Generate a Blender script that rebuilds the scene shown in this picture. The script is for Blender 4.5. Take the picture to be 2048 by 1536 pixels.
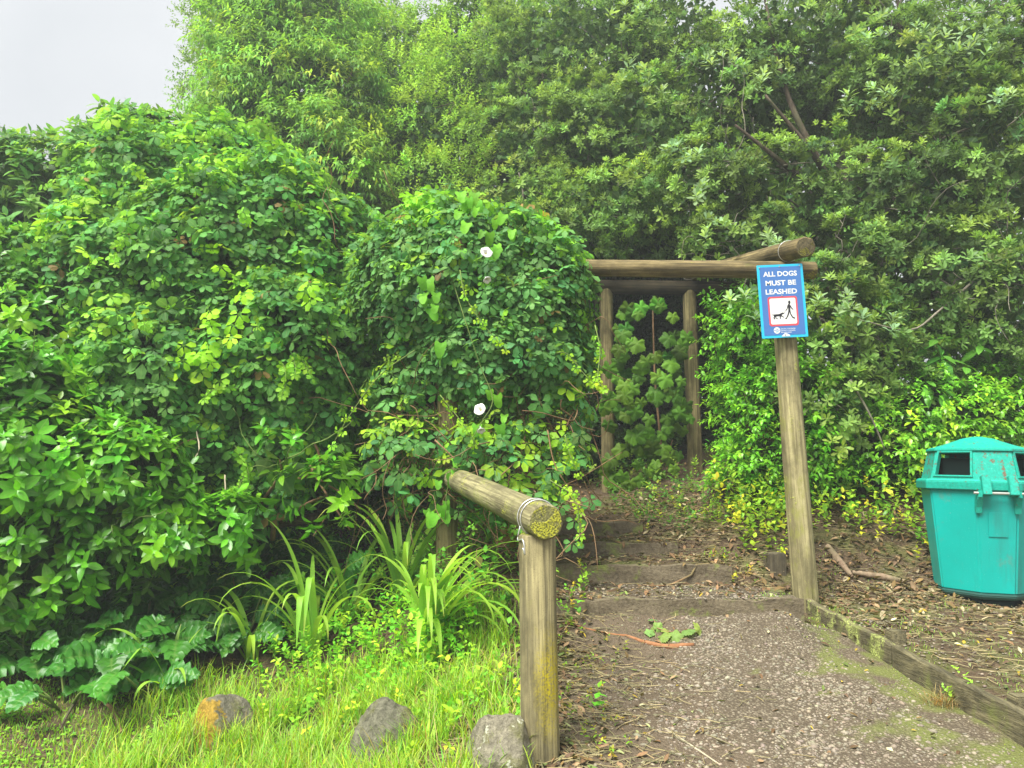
import bpy, bmesh, math, random
import numpy as np
from mathutils import Vector, Matrix, Quaternion

random.seed(7); rng = np.random.default_rng(7)
S = bpy.context.scene
for o in list(bpy.data.objects): bpy.data.objects.remove(o)

# ------------------------------------------------------------------ camera
CAM = np.array([0.0, 0.0, 1.5]); PITCH = math.radians(5.5); F = 1550.0
cd = bpy.data.cameras.new('camera'); cam = bpy.data.objects.new('camera', cd)
S.collection.objects.link(cam)
cam.location = CAM; cam.rotation_euler = (math.pi/2 + PITCH, 0, 0)
cd.sensor_width = 36; cd.lens = 36*F/2048; cd.clip_end = 3000; cd.clip_start = .05
S.camera = cam
# ------------------------------------------------------------------ world: overcast
SUN_EL, SUN_AZ = math.radians(58), math.radians(-140)   # azimuth from +Y, to the left behind the camera
w = bpy.data.worlds.new('World'); S.world = w; w.use_nodes = True
nt = w.node_tree; nt.nodes.clear()
out = nt.nodes.new('ShaderNodeOutputWorld'); bg = nt.nodes.new('ShaderNodeBackground')
sky = nt.nodes.new('ShaderNodeTexSky'); sky.sky_type = 'NISHITA'; sky.sun_disc = False
sky.sun_elevation = SUN_EL; sky.sun_rotation = SUN_AZ; sky.dust_density = 4; sky.air_density = 1.2
hs = nt.nodes.new('ShaderNodeHueSaturation'); hs.inputs['Saturation'].default_value = .12
mix = nt.nodes.new('ShaderNodeMix'); mix.data_type = 'RGBA'; mix.inputs[0].default_value = .82
cl = nt.nodes.new('ShaderNodeTexNoise'); cl.inputs['Scale'].default_value = 2.2; cl.inputs['Detail'].default_value = 5
cr = nt.nodes.new('ShaderNodeValToRGB')
cr.color_ramp.elements[0].position = .3; cr.color_ramp.elements[0].color = (5.5, 5.8, 6.15, 1)
cr.color_ramp.elements[1].position = .7; cr.color_ramp.elements[1].color = (7.7, 7.9, 8.1, 1)
L = nt.links.new
L(sky.outputs[0], hs.inputs['Color']); L(hs.outputs[0], mix.inputs[6])
L(cl.outputs['Fac'], cr.inputs[0]); L(cr.outputs[0], mix.inputs[7])
L(mix.outputs[2], bg.inputs['Color']); bg.inputs['Strength'].default_value = .047
L(bg.outputs[0], out.inputs[0])
# ------------------------------------------------------------------ sun behind cloud
ld = bpy.data.lights.new('sun', 'SUN'); ld.energy = 3.4; ld.angle = math.radians(32); ld.color = (1, .97, .9)
sun = bpy.data.objects.new('sun', ld); S.collection.objects.link(sun)
sd = Vector((math.sin(SUN_AZ)*math.cos(SUN_EL), math.cos(SUN_AZ)*math.cos(SUN_EL), math.sin(SUN_EL)))
sun.rotation_euler = sd.to_track_quat('Z', 'Y').to_euler(); sun.location = sd*40
# ------------------------------------------------------------------ exposure
S.view_settings.view_transform = 'Standard'; S.view_settings.look = 'None'
S.view_settings.exposure = 1.55; S.view_settings.gamma = 1
S.render.engine = 'CYCLES'
S.cycles.max_bounces = 6; S.cycles.transmission_bounces = 4; S.cycles.diffuse_bounces = 5; S.cycles.glossy_bounces = 2

# ================================================================== geometry helpers
sP, cP = math.sin(PITCH), math.cos(PITCH)
def P(px, py, Y):                       # photo pixel + depth along +Y -> world point
    xc, zc = (px-1024)/F, (768-py)/F
    k = Y/(cP - zc*sP)
    return np.array([xc*k, Y, CAM[2] + (sP + zc*cP)*k])
def project(p):
    d = p - CAM
    yc = d[..., 1]*cP + d[..., 2]*sP; zc = -d[..., 1]*sP + d[..., 2]*cP
    yc = np.maximum(yc, .05)
    return 1024 + F*d[..., 0]/yc, 768 - F*zc/yc, yc
def sstep(a, b, x):
    t = np.clip((x-a)/(b-a), 0, 1); return t*t*(3-2*t)
def board_x(y): return np.interp(y, [-5, 1.5, 3.3, 4.1, 5.05, 5.2], [3.4, 2.42, 2.105, 1.965, 1.835, 1.8])
def bank_x(y): return np.interp(y, [4.6, 5.2, 5.7, 6.3, 7.8], [1.75, 1.2, 1.0, .86, .9])
def lump(x, y, z=0, s=1.0, seed=0):
    a = seed*1.7
    return (np.sin(x*3.1*s+a)*np.cos(y*2.7*s+1.3*a) + .6*np.sin(x*6.7*s-2*y*s+a*2+z*5*s)
            + .5*np.cos(y*7.9*s+3.3*z*s+x*2*s+a*3))/2.1
def G(x, y):
    x = np.asarray(x, float); y = np.asarray(y, float)
    path = np.interp(y, [-60, 0, 3.24, 5.05, 5.3, 5.7, 6.3, 7.8, 12, 25, 200], [-.14, -.14, .306, .545, .61, .74, .84, 1.17, 1.7, 2.0, 2.0])
    left = np.interp(y, [-60, 0, 3.4, 4.3, 5.5, 7, 10, 25, 200], [-.16, -.16, -.06, .03, .32, .55, .9, 1.5, 1.5])
    t = sstep(-1.25, .1, x)
    z = left*(1-t) + path*t
    z = z + sstep(0, .035, x-board_x(y)-.012)*np.interp(y, [-5, 3.3, 5.05, 5.3], [.12, .12, .05, 0])
    bank = np.clip((x-bank_x(y))*.3, 0, .17)*sstep(5.0, 5.8, y)
    z = z + .16*sstep(.22, -.05, x)*sstep(-1.2, -.2, x)*sstep(4.3, 4.9, y)*sstep(9, 7, y) + bank + .22*sstep(5.5, 6.6, y)*sstep(1.7, 2.3, x)
    z = z + (.085+.03*lump(x, 0, 0, 3, 2))*sstep(4.2, 4.66, y)*sstep(-.1, .15, x)*sstep(1.85, 1.6, x)*sstep(5.6, 5.2, y)
    bump = .012*lump(x, y, 0, 2.2) + .006*lump(x, y, 0, 6, 3)
    return z + bump
def ground_at(px, py, y0=1.0, y1=40):
    xc, zc = (px-1024)/F, (768-py)/F
    ys = np.linspace(y0, y1, 4000); k = ys/(cP-zc*sP)
    X = xc*k; Z = CAM[2] + (sP+zc*cP)*k
    i = np.argmax(Z < G(X, ys)); return np.array([X[i], ys[i], float(G(X[i], ys[i]))])

col = S.collection
def npmesh(name, V, T, colr=None, mat=None, smooth=True):
    V = np.ascontiguousarray(V, np.float32); T = np.ascontiguousarray(T, np.int32)
    me = bpy.data.meshes.new(name); k = T.shape[1]
    me.vertices.add(len(V)); me.vertices.foreach_set('co', V.ravel())
    me.loops.add(T.size); me.loops.foreach_set('vertex_index', T.ravel())
    me.polygons.add(len(T)); me.polygons.foreach_set('loop_start', np.arange(0, T.size, k, dtype=np.int32))
    try: me.polygons.foreach_set('loop_total', np.full(len(T), k, np.int32))
    except Exception: pass
    if smooth: me.polygons.foreach_set('use_smooth', np.ones(len(T), bool))
    if colr is not None:
        a = me.color_attributes.new('tint', 'FLOAT_COLOR', 'POINT')
        a.data.foreach_set('color', np.ascontiguousarray(colr, np.float32).ravel())
    me.update(calc_edges=True)
    if mat: me.materials.append(mat)
    return me
def link(name, me, parent=None, loc=None):
    o = bpy.data.objects.new(name, me); col.objects.link(o)
    if parent is not None: o.parent = parent
    if loc is not None: o.location = loc
    return o
def tag(o, label=None, cat=None, group=None, kind=None):
    if label: o['label'] = label
    if cat: o['category'] = cat
    if group: o['group'] = group
    if kind: o['kind'] = kind
    return o
def thing(name, loc, label, cat, group=None):
    o = bpy.data.objects.new(name, None); col.objects.link(o); o.location = loc; o.empty_display_size = .1
    return tag(o, label, cat, group)
def bm_mesh(name, bm, mat, smooth=False):
    me = bpy.data.meshes.new(name)
    bmesh.ops.recalc_face_normals(bm, faces=bm.faces[:])
    bm.to_mesh(me); bm.free()
    if smooth: me.polygons.foreach_set('use_smooth', np.ones(len(me.polygons), bool))
    if mat: me.materials.append(mat)
    return me
def norm(a): return a/np.maximum(np.linalg.norm(a, axis=-1, keepdims=True), 1e-9)

# ================================================================== materials
def mat_new(name):
    m = bpy.data.materials.new(name); m.use_nodes = True; n = m.node_tree
    return m, n, n.nodes['Principled BSDF'], n.nodes['Material Output']
def nd(n, t, **kw):
    x = n.nodes.new(t)
    for k, v in kw.items(): setattr(x, k, v)
    return x
def noise(n, vec, scale, detail=4, rough=.55):
    x = nd(n, 'ShaderNodeTexNoise'); x.inputs['Scale'].default_value = scale
    x.inputs['Detail'].default_value = detail; x.inputs['Roughness'].default_value = rough
    if vec is not None: n.links.new(vec, x.inputs['Vector'])
    return x.outputs['Fac']
def ramp(n, fac, stops):
    r = nd(n, 'ShaderNodeValToRGB'); e = r.color_ramp.elements
    while len(e) < len(stops): e.new(.5)
    for el, (p, c) in zip(e, stops):
        el.position = p; el.color = (*c, 1) if len(c) == 3 else c
    n.links.new(fac, r.inputs[0]); return r.outputs[0]
def mixc(n, fac, a, b, mode='MIX'):
    m = nd(n, 'ShaderNodeMix', data_type='RGBA', blend_type=mode)
    for i, v in ((0, fac), (6, a), (7, b)):
        if hasattr(v, 'is_output'): n.links.new(v, m.inputs[i])
        elif i == 0: m.inputs[0].default_value = v
        else: m.inputs[i].default_value = (*v, 1)
    return m.outputs[2]
def step_fac(n, v, a, b):
    m = nd(n, 'ShaderNodeMapRange'); m.inputs[1].default_value = a; m.inputs[2].default_value = b
    n.links.new(v, m.inputs[0]); return m.outputs[0]
def bump(n, h, strength, dist, bsdf):
    b = nd(n, 'ShaderNodeBump'); b.inputs['Strength'].default_value = strength; b.inputs['Distance'].default_value = dist
    n.links.new(h, b.inputs['Height']); n.links.new(b.outputs[0], bsdf.inputs['Normal'])
def coords(n, which='Object', scale=(1, 1, 1)):
    t = nd(n, 'ShaderNodeTexCoord'); m = nd(n, 'ShaderNodeMapping'); m.inputs['Scale'].default_value = scale
    n.links.new(t.outputs[which], m.inputs[0]); return m.outputs[0]

def leaf_mat(name, rough=.45, trans=.35, spec=.4, vein=.25, mott=.25):
    m, n, b, o = mat_new(name)
    at = nd(n, 'ShaderNodeAttribute', attribute_name='tint')
    geo = nd(n, 'ShaderNodeNewGeometry')
    f = noise(n, geo.outputs['Position'], 38, 3)
    c = mixc(n, step_fac(n, f, .35, .75), at.outputs['Color'], (0, 0, 0))
    c = mixc(n, mott, at.outputs['Color'], c)
    vf = nd(n, 'ShaderNodeMapRange'); vf.inputs[1].default_value = .16; vf.inputs[2].default_value = .02
    vf.inputs[3].default_value = 0; vf.inputs[4].default_value = vein
    n.links.new(at.outputs['Alpha'], vf.inputs[0])
    c = mixc(n, vf.outputs[0], c, (.32, .42, .14))
    # paler underside
    c2 = mixc(n, .22, c, (.25, .36, .16))
    c = mixc(n, geo.outputs['Backfacing'], c, c2)
    n.links.new(c, b.inputs['Base Color'])
    b.inputs['Roughness'].default_value = rough; b.inputs['Specular IOR Level'].default_value = spec
    tr = nd(n, 'ShaderNodeBsdfTranslucent')
    tc = mixc(n, 1.0, c, (1.5, 1.5, .55), 'MULTIPLY'); n.links.new(tc, tr.inputs['Color'])
    ms = nd(n, 'ShaderNodeMixShader'); ms.inputs[0].default_value = trans
    n.links.new(b.outputs[0], ms.inputs[1]); n.links.new(tr.outputs[0], ms.inputs[2])
    n.links.new(ms.outputs[0], o.inputs[0]); return m
M_LEAF = leaf_mat('leaf_matte', .55, .38, .18)
M_GLOSS = leaf_mat('leaf_glossy', .3, .32, .4)
M_ACAN = leaf_mat('leaf_acanthus', .36, .28, .32, .2, .3)
M_GRASS = leaf_mat('grass_blade', .5, .42, .3, .1, .1)
M_DRY = leaf_mat('dry_leaf', .7, .12, .2, .15, .35)

def wood_mat(name, light, dark, lichen=(.36, .36, .03), amt=.5, green=(.13, .16, .04), gamt=.4, flat=False, patch=None):
    m, n, b, o = mat_new(name)
    v = coords(n, 'Object', (60, 2.2, 60) if flat else (60, 60, 2.2)); vs = coords(n, 'Object', (17, .7, 17) if flat else (17, 17, .7)); v2 = coords(n, 'Object', (1, 1, .55)); v3 = coords(n, 'Object', (150, 4, 150) if flat else (150, 150, 4))
    g1 = noise(n, v, 1, 5); g2 = noise(n, v2, 9, 5, .65); g3 = noise(n, v3, 1, 3)
    c = ramp(n, g1, [(.36, dark), (.5, tuple((a+c_)/2 for a, c_ in zip(light, dark))), (.64, light)])
    gs = noise(n, vs, 1, 4, .6); c = mixc(n, mixv(n, step_fac(n, gs, .5, .62), .55), c, tuple(x*.75 for x in dark))
    c = mixc(n, mixv(n, step_fac(n, g2, .45, .7), .8), c, tuple(x*.42 for x in dark))
    sp_ = noise(n, coords(n, 'Object'), 260, 2); c = mixc(n, mixv(n, step_fac(n, sp_, .6, .68), .5), c, tuple(x*.4 for x in dark))
    c = mixc(n, mixv(n, step_fac(n, g3, .55, .75), .5), c, tuple(x*.35 for x in dark))
    big = noise(n, coords(n, 'Object', (1, 1, .6)), 5.5, 6, .7)
    fine = noise(n, coords(n, 'Object'), 120, 2)
    gm = mixv(n, step_fac(n, big, .72-.3*gamt, .85-.3*gamt), 0.75)
    c = mixc(n, gm, c, green)
    big2 = noise(n, coords(n, 'Object', (1.3, 1.3, .8)), 7.5, 6, .72)
    lm = nd(n, 'ShaderNodeMath', operation='MULTIPLY')
    n.links.new(step_fac(n, big2, .78-.34*amt, .86-.34*amt), lm.inputs[0]); n.links.new(step_fac(n, fine, .38, .55), lm.inputs[1])
    c = mixc(n, lm.outputs[0], c, lichen)
    if patch:
        d = nd(n, 'ShaderNodeVectorMath', operation='DISTANCE'); n.links.new(coords(n, 'Object', (1, 1, .38)), d.inputs[0]); d.inputs[1].default_value = (patch[0], patch[1], patch[2]*.38)
        q = nd(n, 'ShaderNodeMath', operation='MULTIPLY_ADD'); n.links.new(big, q.inputs[0]); q.inputs[1].default_value = -.16; n.links.new(d.outputs['Value'], q.inputs[2])
        pm = nd(n, 'ShaderNodeMath', operation='MULTIPLY'); n.links.new(step_fac(n, q.outputs[0], patch[3], patch[3]-.06), pm.inputs[0]); n.links.new(step_fac(n, fine, .3, .62), pm.inputs[1])
        c = mixc(n, pm.outputs[0], c, (.46, .38, .015))
    n.links.new(c, b.inputs['Base Color']); b.inputs['Roughness'].default_value = .85; b.inputs['Specular IOR Level'].default_value = .2
    hh = nd(n, 'ShaderNodeMath', operation='ADD'); n.links.new(g1, hh.inputs[0]); n.links.new(g3, hh.inputs[1])
    h2 = nd(n, 'ShaderNodeMath', operation='ADD'); n.links.new(hh.outputs[0], h2.inputs[0]); n.links.new(lm.outputs[0], h2.inputs[1])
    bump(n, h2.outputs[0], .7, .006, b); return m
def mixv(n, v, k):
    m = nd(n, 'ShaderNodeMath', operation='MULTIPLY'); n.links.new(v, m.inputs[0]); m.inputs[1].default_value = k; return m.outputs[0]
M_POST = wood_mat('weathered_post', (.46, .40, .2), (.16, .14, .075), (.5, .42, .02), .36, (.25, .23, .06), .42, False, (.058, .052, .55, .012))
M_RAIL = wood_mat('lichen_rail', (.36, .33, .17), (.14, .125, .065), (.40, .42, .05), .62, (.2, .22, .05), .7)
M_SIGNPOST = wood_mat('mossy_sign_post', (.46, .41, .21), (.2, .175, .085), (.4, .43, .08), .55, (.24, .25, .05), .7)
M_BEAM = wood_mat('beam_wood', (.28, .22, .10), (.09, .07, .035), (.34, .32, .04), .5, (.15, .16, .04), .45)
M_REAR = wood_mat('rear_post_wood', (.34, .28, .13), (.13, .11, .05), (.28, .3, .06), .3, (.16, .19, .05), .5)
M_DARKBEAM = wood_mat('shaded_beam_wood', (.10, .08, .045), (.04, .033, .02), (.14, .15, .03), .3, (.06, .07, .025), .5)  # beam wood with the shade at the rear put into its colours
M_BOARD = wood_mat('edging_board', (.2, .175, .095), (.09, .08, .045), (.33, .38, .1), .42, (.15, .17, .045), .55, True)
M_BOARDM = wood_mat('mossy_edging_board', (.2, .175, .095), (.09, .08, .045), (.42, .48, .14), .8, (.17, .2, .05), .7, True)
M_STEP = wood_mat('step_board', (.17, .145, .09), (.10, .085, .055), (.26, .3, .07), .22, (.14, .13, .05), .3)
M_ENDGRAIN = wood_mat('lichen_end_grain', (.30, .29, .10), (.10, .10, .05), (.5, .5, .05), 1.0, (.2, .22, .05), .8)

M_ENDDULL = wood_mat('dull_end_grain', (.2, .17, .09), (.07, .06, .035), (.26, .25, .03), .75, (.12, .13, .04), .6)
def bark_mat(name, a, b_):
    m, n, b, o = mat_new(name); v = coords(n, 'Object', (1, 1, .35))
    f = noise(n, v, 26, 5, .65); g = noise(n, coords(n, 'Object'), 5, 3)
    c = ramp(n, f, [(.3, a), (.7, b_)]); c = mixc(n, mixv(n, step_fac(n, g, .5, .7), .5), c, (.09, .11, .045))
    n.links.new(c, b.inputs['Base Color']); b.inputs['Roughness'].default_value = .9; b.inputs['Specular IOR Level'].default_value = .15
    bump(n, f, .7, .01, b); return m
M_BARK = bark_mat('bark_brown', (.035, .028, .02), (.13, .10, .07))
M_BARKG = bark_mat('bark_grey', (.08, .07, .055), (.3, .27, .21))
M_STEM = bark_mat('vine_stem', (.12, .07, .035), (.3, .19, .10))
M_STEMG = bark_mat('green_stem', (.1, .16, .04), (.22, .3, .08))
M_PALE = bark_mat('pale_stem', (.35, .3, .2), (.55, .48, .34))

def plain(name, c, rough=.5, metal=0, spec=.5):
    m, n, b, o = mat_new(name); b.inputs['Base Color'].default_value = (*c, 1)
    b.inputs['Roughness'].default_value = rough; b.inputs['Metallic'].default_value = metal; b.inputs['Specular IOR Level'].default_value = spec
    f = noise(n, coords(n, 'Object'), 40, 4); cc = mixc(n, mixv(n, step_fac(n, f, .4, .8), .18), c, tuple(x*.6 for x in c))
    n.links.new(cc, b.inputs['Base Color']); return m

# ground
def ground_material():
    m, n, b, o = mat_new('soil_and_litter')
    v = coords(n, 'Object')
    a = noise(n, v, 3.2, 5, .65); f = noise(n, v, 55, 5, .7); g = noise(n, v, 1.1, 4)
    c = ramp(n, f, [(.3, (.035, .025, .015)), (.5, (.10, .07, .042)), (.72, (.19, .14, .085))])
    c = mixc(n, mixv(n, step_fac(n, a, .48, .66), .75), c, (.12, .145, .035))
    c = mixc(n, mixv(n, step_fac(n, g, .55, .7), .5), c, (.05, .04, .025))
    n.links.new(c, b.inputs['Base Color']); b.inputs['Roughness'].default_value = .95; b.inputs['Specular IOR Level'].default_value = .15
    bump(n, f, .9, .02, b); return m
def path_material():
    m, n, b, o = mat_new('gravel_and_dirt')
    v = coords(n, 'Object')
    vo = nd(n, 'ShaderNodeTexVoronoi'); vo.inputs['Scale'].default_value = 75; n.links.new(v, vo.inputs['Vector'])
    a = noise(n, v, 2.3, 5, .6); f = noise(n, v, 90, 4, .7); g = noise(n, v, 4.5, 4)
    vm = nd(n, 'ShaderNodeSeparateColor'); n.links.new(vo.outputs['Color'], vm.inputs[0])
    c = ramp(n, vm.outputs[0], [(.1, (.115, .093, .06)), (.5, (.185, .153, .103)), (.95, (.26, .222, .157))])
    c = mixc(n, step_fac(n, vo.outputs['Distance'], .25, .6), c, (.095, .075, .05))
    dirt = ramp(n, f, [(.3, (.08, .06, .038)), (.7, (.165, .128, .085))])
    sx = nd(n, 'ShaderNodeSeparateXYZ'); n.links.new(v, sx.inputs[0]); ad = nd(n, 'ShaderNodeMath', operation='MULTIPLY_ADD'); n.links.new(a, ad.inputs[0]); ad.inputs[1].default_value = 1.0
    n.links.new(step_fac(n, sx.outputs[0], 1.1, .3), ad.inputs[2])
    c = mixc(n, step_fac(n, ad.outputs[0], .48, .75), c, dirt)
    mm = nd(n, 'ShaderNodeMath', operation='MULTIPLY_ADD'); n.links.new(step_fac(n, sx.outputs[0], 1.1, 2.0), mm.inputs[0]); mm.inputs[1].default_value = .26; n.links.new(g, mm.inputs[2])
    c = mixc(n, mixv(n, step_fac(n, mm.outputs[0], .66, .78), .7), c, (.15, .18, .04))
    n.links.new(c, b.inputs['Base Color']); b.inputs['Roughness'].default_value = .9; b.inputs['Specular IOR Level'].default_value = .2
    h = nd(n, 'ShaderNodeMath', operation='SUBTRACT'); n.links.new(f, h.inputs[0]); n.links.new(vo.outputs['Distance'], h.inputs[1])
    bump(n, h.outputs[0], .8, .012, b); return m
M_GROUND = ground_material(); M_PATH = path_material()
def riser_material():
    m, n, b, o = mat_new('dirty_riser'); v = coords(n, 'Object', (1, 1, 1)); f = noise(n, v, 45, 5, .7); a = noise(n, v, 6, 5, .7); g = noise(n, coords(n, 'Object', (2, 30, 30)), 2, 4)
    c = ramp(n, f, [(.3, (.10, .08, .055)), (.55, (.17, .14, .09)), (.75, (.23, .195, .13))]); c = mixc(n, mixv(n, step_fac(n, g, .5, .7), .35), c, (.09, .075, .05))
    c = mixc(n, mixv(n, step_fac(n, a, .56, .66), .8), c, (.2, .24, .06)); n.links.new(c, b.inputs['Base Color']); b.inputs['Roughness'].default_value = .95; b.inputs['Specular IOR Level'].default_value = .1
    bump(n, f, .8, .012, b); return m
M_RISER = riser_material()
def stone_mat():
    m, n, b, o = mat_new('gravel_stone')
    at = nd(n, 'ShaderNodeAttribute', attribute_name='tint'); v = coords(n, 'Object')
    f = noise(n, v, 160, 3); c = mixc(n, mixv(n, step_fac(n, f, .4, .75), .4), at.outputs['Color'], (.08, .07, .055))
    n.links.new(c, b.inputs['Base Color']); b.inputs['Roughness'].default_value = .8; return m
M_STONE = stone_mat()
def rock_mat(name, base, lich, lamt, orange=0, oc=(.55, .3, .015), axis=(-.12, 0, .1)):
    m, n, b, o = mat_new(name); v = coords(n, 'Object')
    f = noise(n, v, 34, 6, .7); g = noise(n, v, 7, 5, .65); h = noise(n, v, 13, 5, .7)
    c = ramp(n, f, [(.28, tuple(x*.4 for x in base)), (.55, base), (.78, tuple(min(1, x*1.7) for x in base))])
    c = mixc(n, mixv(n, step_fac(n, noise(n, v, 90, 3, .7), .52, .62), .45), c, tuple(x*.35 for x in base))
    c = mixc(n, mixv(n, step_fac(n, g, .48, .62), .75), c, (.15, .155, .045))
    c = mixc(n, step_fac(n, h, .72-.25*lamt, .76-.25*lamt), c, lich)
    if orange:
        d = nd(n, 'ShaderNodeVectorMath', operation='DISTANCE'); n.links.new(v, d.inputs[0]); d.inputs[1].default_value = axis
        s = nd(n, 'ShaderNodeMath', operation='MULTIPLY_ADD'); n.links.new(h, s.inputs[0]); s.inputs[1].default_value = .22; n.links.new(d.outputs['Value'], s.inputs[2])
        of = step_fac(n, s.outputs[0], orange+.012, orange)
        oc2 = ramp(n, f, [(.3, tuple(x*.45 for x in oc)), (.6, oc)])
        c = mixc(n, of, c, oc2)
    n.links.new(c, b.inputs['Base Color']); b.inputs['Roughness'].default_value = .9; b.inputs['Specular IOR Level'].default_value = .2
    bump(n, f, 1, .02, b); return m

# ================================================================== tubes
def tube(pts, rad, sides=6, wob=0.0):
    pts = np.asarray(pts, float); n = len(pts); rad = np.broadcast_to(np.asarray(rad, float), (n,))
    tg = norm(np.gradient(pts, axis=0)); ref = np.array([.31, .17, .93])
    a = norm(np.cross(tg, ref)); b = np.cross(tg, a)
    th = np.arange(sides)*2*np.pi/sides
    R = rad[:, None]*(1 + wob*rng.normal(size=(n, sides)))
    V = pts[:, None] + R[..., None]*(np.cos(th)[None, :, None]*a[:, None] + np.sin(th)[None, :, None]*b[:, None])
    i = np.arange(n-1)[:, None]*sides; j = np.arange(sides)[None]; j2 = (j+1) % sides
    Q = np.stack([i+j, i+j2, i+sides+j2, i+sides+j], -1).reshape(-1, 4)
    T = np.concatenate([Q[:, [0, 1, 2]], Q[:, [0, 2, 3]]])
    V = V.reshape(-1, 3); V = np.vstack([V, pts[0], pts[-1]]); k = n*sides
    c0 = np.stack([np.full(sides, k), (np.arange(sides)+1) % sides, np.arange(sides)], -1)
    o_ = (n-1)*sides
    c1 = np.stack([np.full(sides, k+1), o_+np.arange(sides), o_+(np.arange(sides)+1) % sides], -1)
    return V, np.vstack([T, c0, c1])
def curve(ctrl, n):                      # Catmull-Rom
    c = np.asarray(ctrl, float); c = np.vstack([2*c[0]-c[1], c, 2*c[-1]-c[-2]])
    t = np.linspace(0, len(c)-3-1e-6, n); i = t.astype(int); f = (t-i)[:, None]
    p0, p1, p2, p3 = c[i], c[i+1], c[i+2], c[i+3]
    return .5*((2*p1)+(-p0+p2)*f+(2*p0-5*p1+4*p2-p3)*f**2+(-p0+3*p1-3*p2+p3)*f**3)
def merge(parts):
    Vs, Ts, k = [], [], 0
    for V, T in parts: Vs.append(V); Ts.append(T+k); k += len(V)
    return np.vstack(Vs), np.vstack(Ts)

# ================================================================== leaf templates  (length +Y, normal +Z)
def tpl_leaf(Lh, W, peak=.5, rows=4, fold=.18, curl=.25, tipw=.0, teeth=0, pet=.0):
    ts = np.linspace(0, 1, rows+1); V, A = [], []
    for i, t in enumerate(ts):
        a = math.log(.5)/math.log(peak); w_ = math.sin(math.pi*min(1, max(0, t**a)))**.75*W/2
        if i == 0: w_ = .04*W
        if i == rows: w_ = max(tipw*W, .03*W)
        if teeth and 0 < i < rows: w_ *= 1 + teeth*(1 if i % 2 else -1)
        z = -curl*Lh*t*t; y = pet + Lh*t*(1-.12*curl*t)
        V += [(-w_, y, z+fold*w_), (0, y, z), (w_, y, z+fold*w_)]; A += [1, 0, 1]
    T = []
    for i in range(rows):
        k = 3*i
        for a, b in ((0, 1), (1, 2)): T += [(k+a, k+b, k+3+b), (k+a, k+3+b, k+3+a)]
    if pet:
        k = len(V); V += [(-.0012, 0, 0), (.0012, 0, 0), (0, pet, 0)]; A += [.0, .0, .0]; T.append((k, k+1, k+2))
    return np.array(V, float), np.array(T), np.array(A, float)
def tpl2(Lh, W, st, fold=.2, curl=.25, tip=True, pet=0.0):
    z = lambda t: -curl*Lh*t*t
    V = [(0, 0, 0)]; A = [0.]; T = []
    if pet: V.append((0, pet, 0)); A.append(0.); V.append((.0016, pet*.5, 0)); A.append(0.); T.append((0, 2, 1))
    b = 1 if pet else 0; prev = None
    for t, f in st:
        k = len(V); w_ = f*W/2; y = pet+Lh*t*(1-.12*curl*t)
        V += [(-w_, y, z(t)+fold*w_), (0, y, z(t)), (w_, y, z(t)+fold*w_)]; A += [1, 0, 1]
        if prev is None: T += [(b, k+1, k), (b, k+2, k+1)]
        else:
            for a, c in ((0, 1), (1, 2)): T += [(prev+a, prev+c, k+c), (prev+a, k+c, k+a)]
        prev = k
    if tip: k = len(V); V.append((0, pet+Lh, z(1))); A.append(0.); T += [(prev, prev+1, k), (prev+1, prev+2, k)]
    return np.array(V, float), np.array(T), np.array(A, float)
def lozenge(Lh, W, fold=.25, bend=.2):
    return np.array([(0, 0, 0), (W/2, Lh*.45, fold*W/2), (0, Lh, -bend*Lh), (-W/2, Lh*.45, fold*W/2)]), np.array([(0, 1, 2), (0, 2, 3)]), np.array([0, 1, 0, 1.])
def comb(list_):
    V, T, A, k = [], [], [], 0
    for (v, t, a), Mx in list_:
        V.append(v@Mx[:3, :3].T + Mx[:3, 3]); T.append(t+k); A.append(a); k += len(v)
    return np.vstack(V), np.vstack(T), np.concatenate(A)
def Rz(a): return np.array(Matrix.Rotation(a, 4, 'Z'))
def Rx(a): return np.array(Matrix.Rotation(a, 4, 'X'))
def akebia(seed):
    r = random.Random(seed); L_ = []
    for k, a in enumerate((-118, -58, 0, 58, 118)):
        s = (.86 if abs(a) > 100 else 1)*r.uniform(.88, 1.1)
        lf = tpl2(.066*s, .042*s, [(.5, 1.0), (.93, .56)], .12, r.uniform(.12, .45), False, .012)
        L_.append((lf, Rz(math.radians(a+r.uniform(-9, 9)))@Rx(r.uniform(-.35, .1))))
    return comb(L_)
def fan(outline, rings=2, zf=None):      # polar outline: list of (ang from +Y, r)
    n = len(outline); V = [(0, 0, 0)]; A = [0.]
    for q in range(1, rings+1):
        for a, r_ in outline:
            rr = r_*q/rings; V.append((math.sin(a)*rr, math.cos(a)*rr, zf(a, rr) if zf else 0)); A.append(q/rings)
    T = [(0, 1+(i+1) % n, 1+i) for i in range(n)]
    for q in range(1, rings):
        b0, b1 = 1+(q-1)*n, 1+q*n
        for i in range(n):
            j = (i+1) % n; T += [(b0+i, b0+j, b1+j), (b0+i, b1+j, b1+i)]
    return np.array(V, float), np.array(T), np.array(A, float)
def grape(seed):
    r = random.Random(seed); o_ = []
    for i in range(40):
        a = -math.pi + 2*math.pi*(i+.5)/40
        R_ = .058*(1 + .13*math.cos(5*a)) * (1 - .55*math.exp(-((abs(a)-math.pi)/.28)**2)) * (1+.07*(-1)**i) * (1+.12*math.cos(a))
        o_.append((a, R_))
    return fan(o_, 2, lambda a, rr: -.28*rr*rr/.06 + .006*math.cos(5*a)*rr/.06 + r.uniform(-.002, .002))
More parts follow.
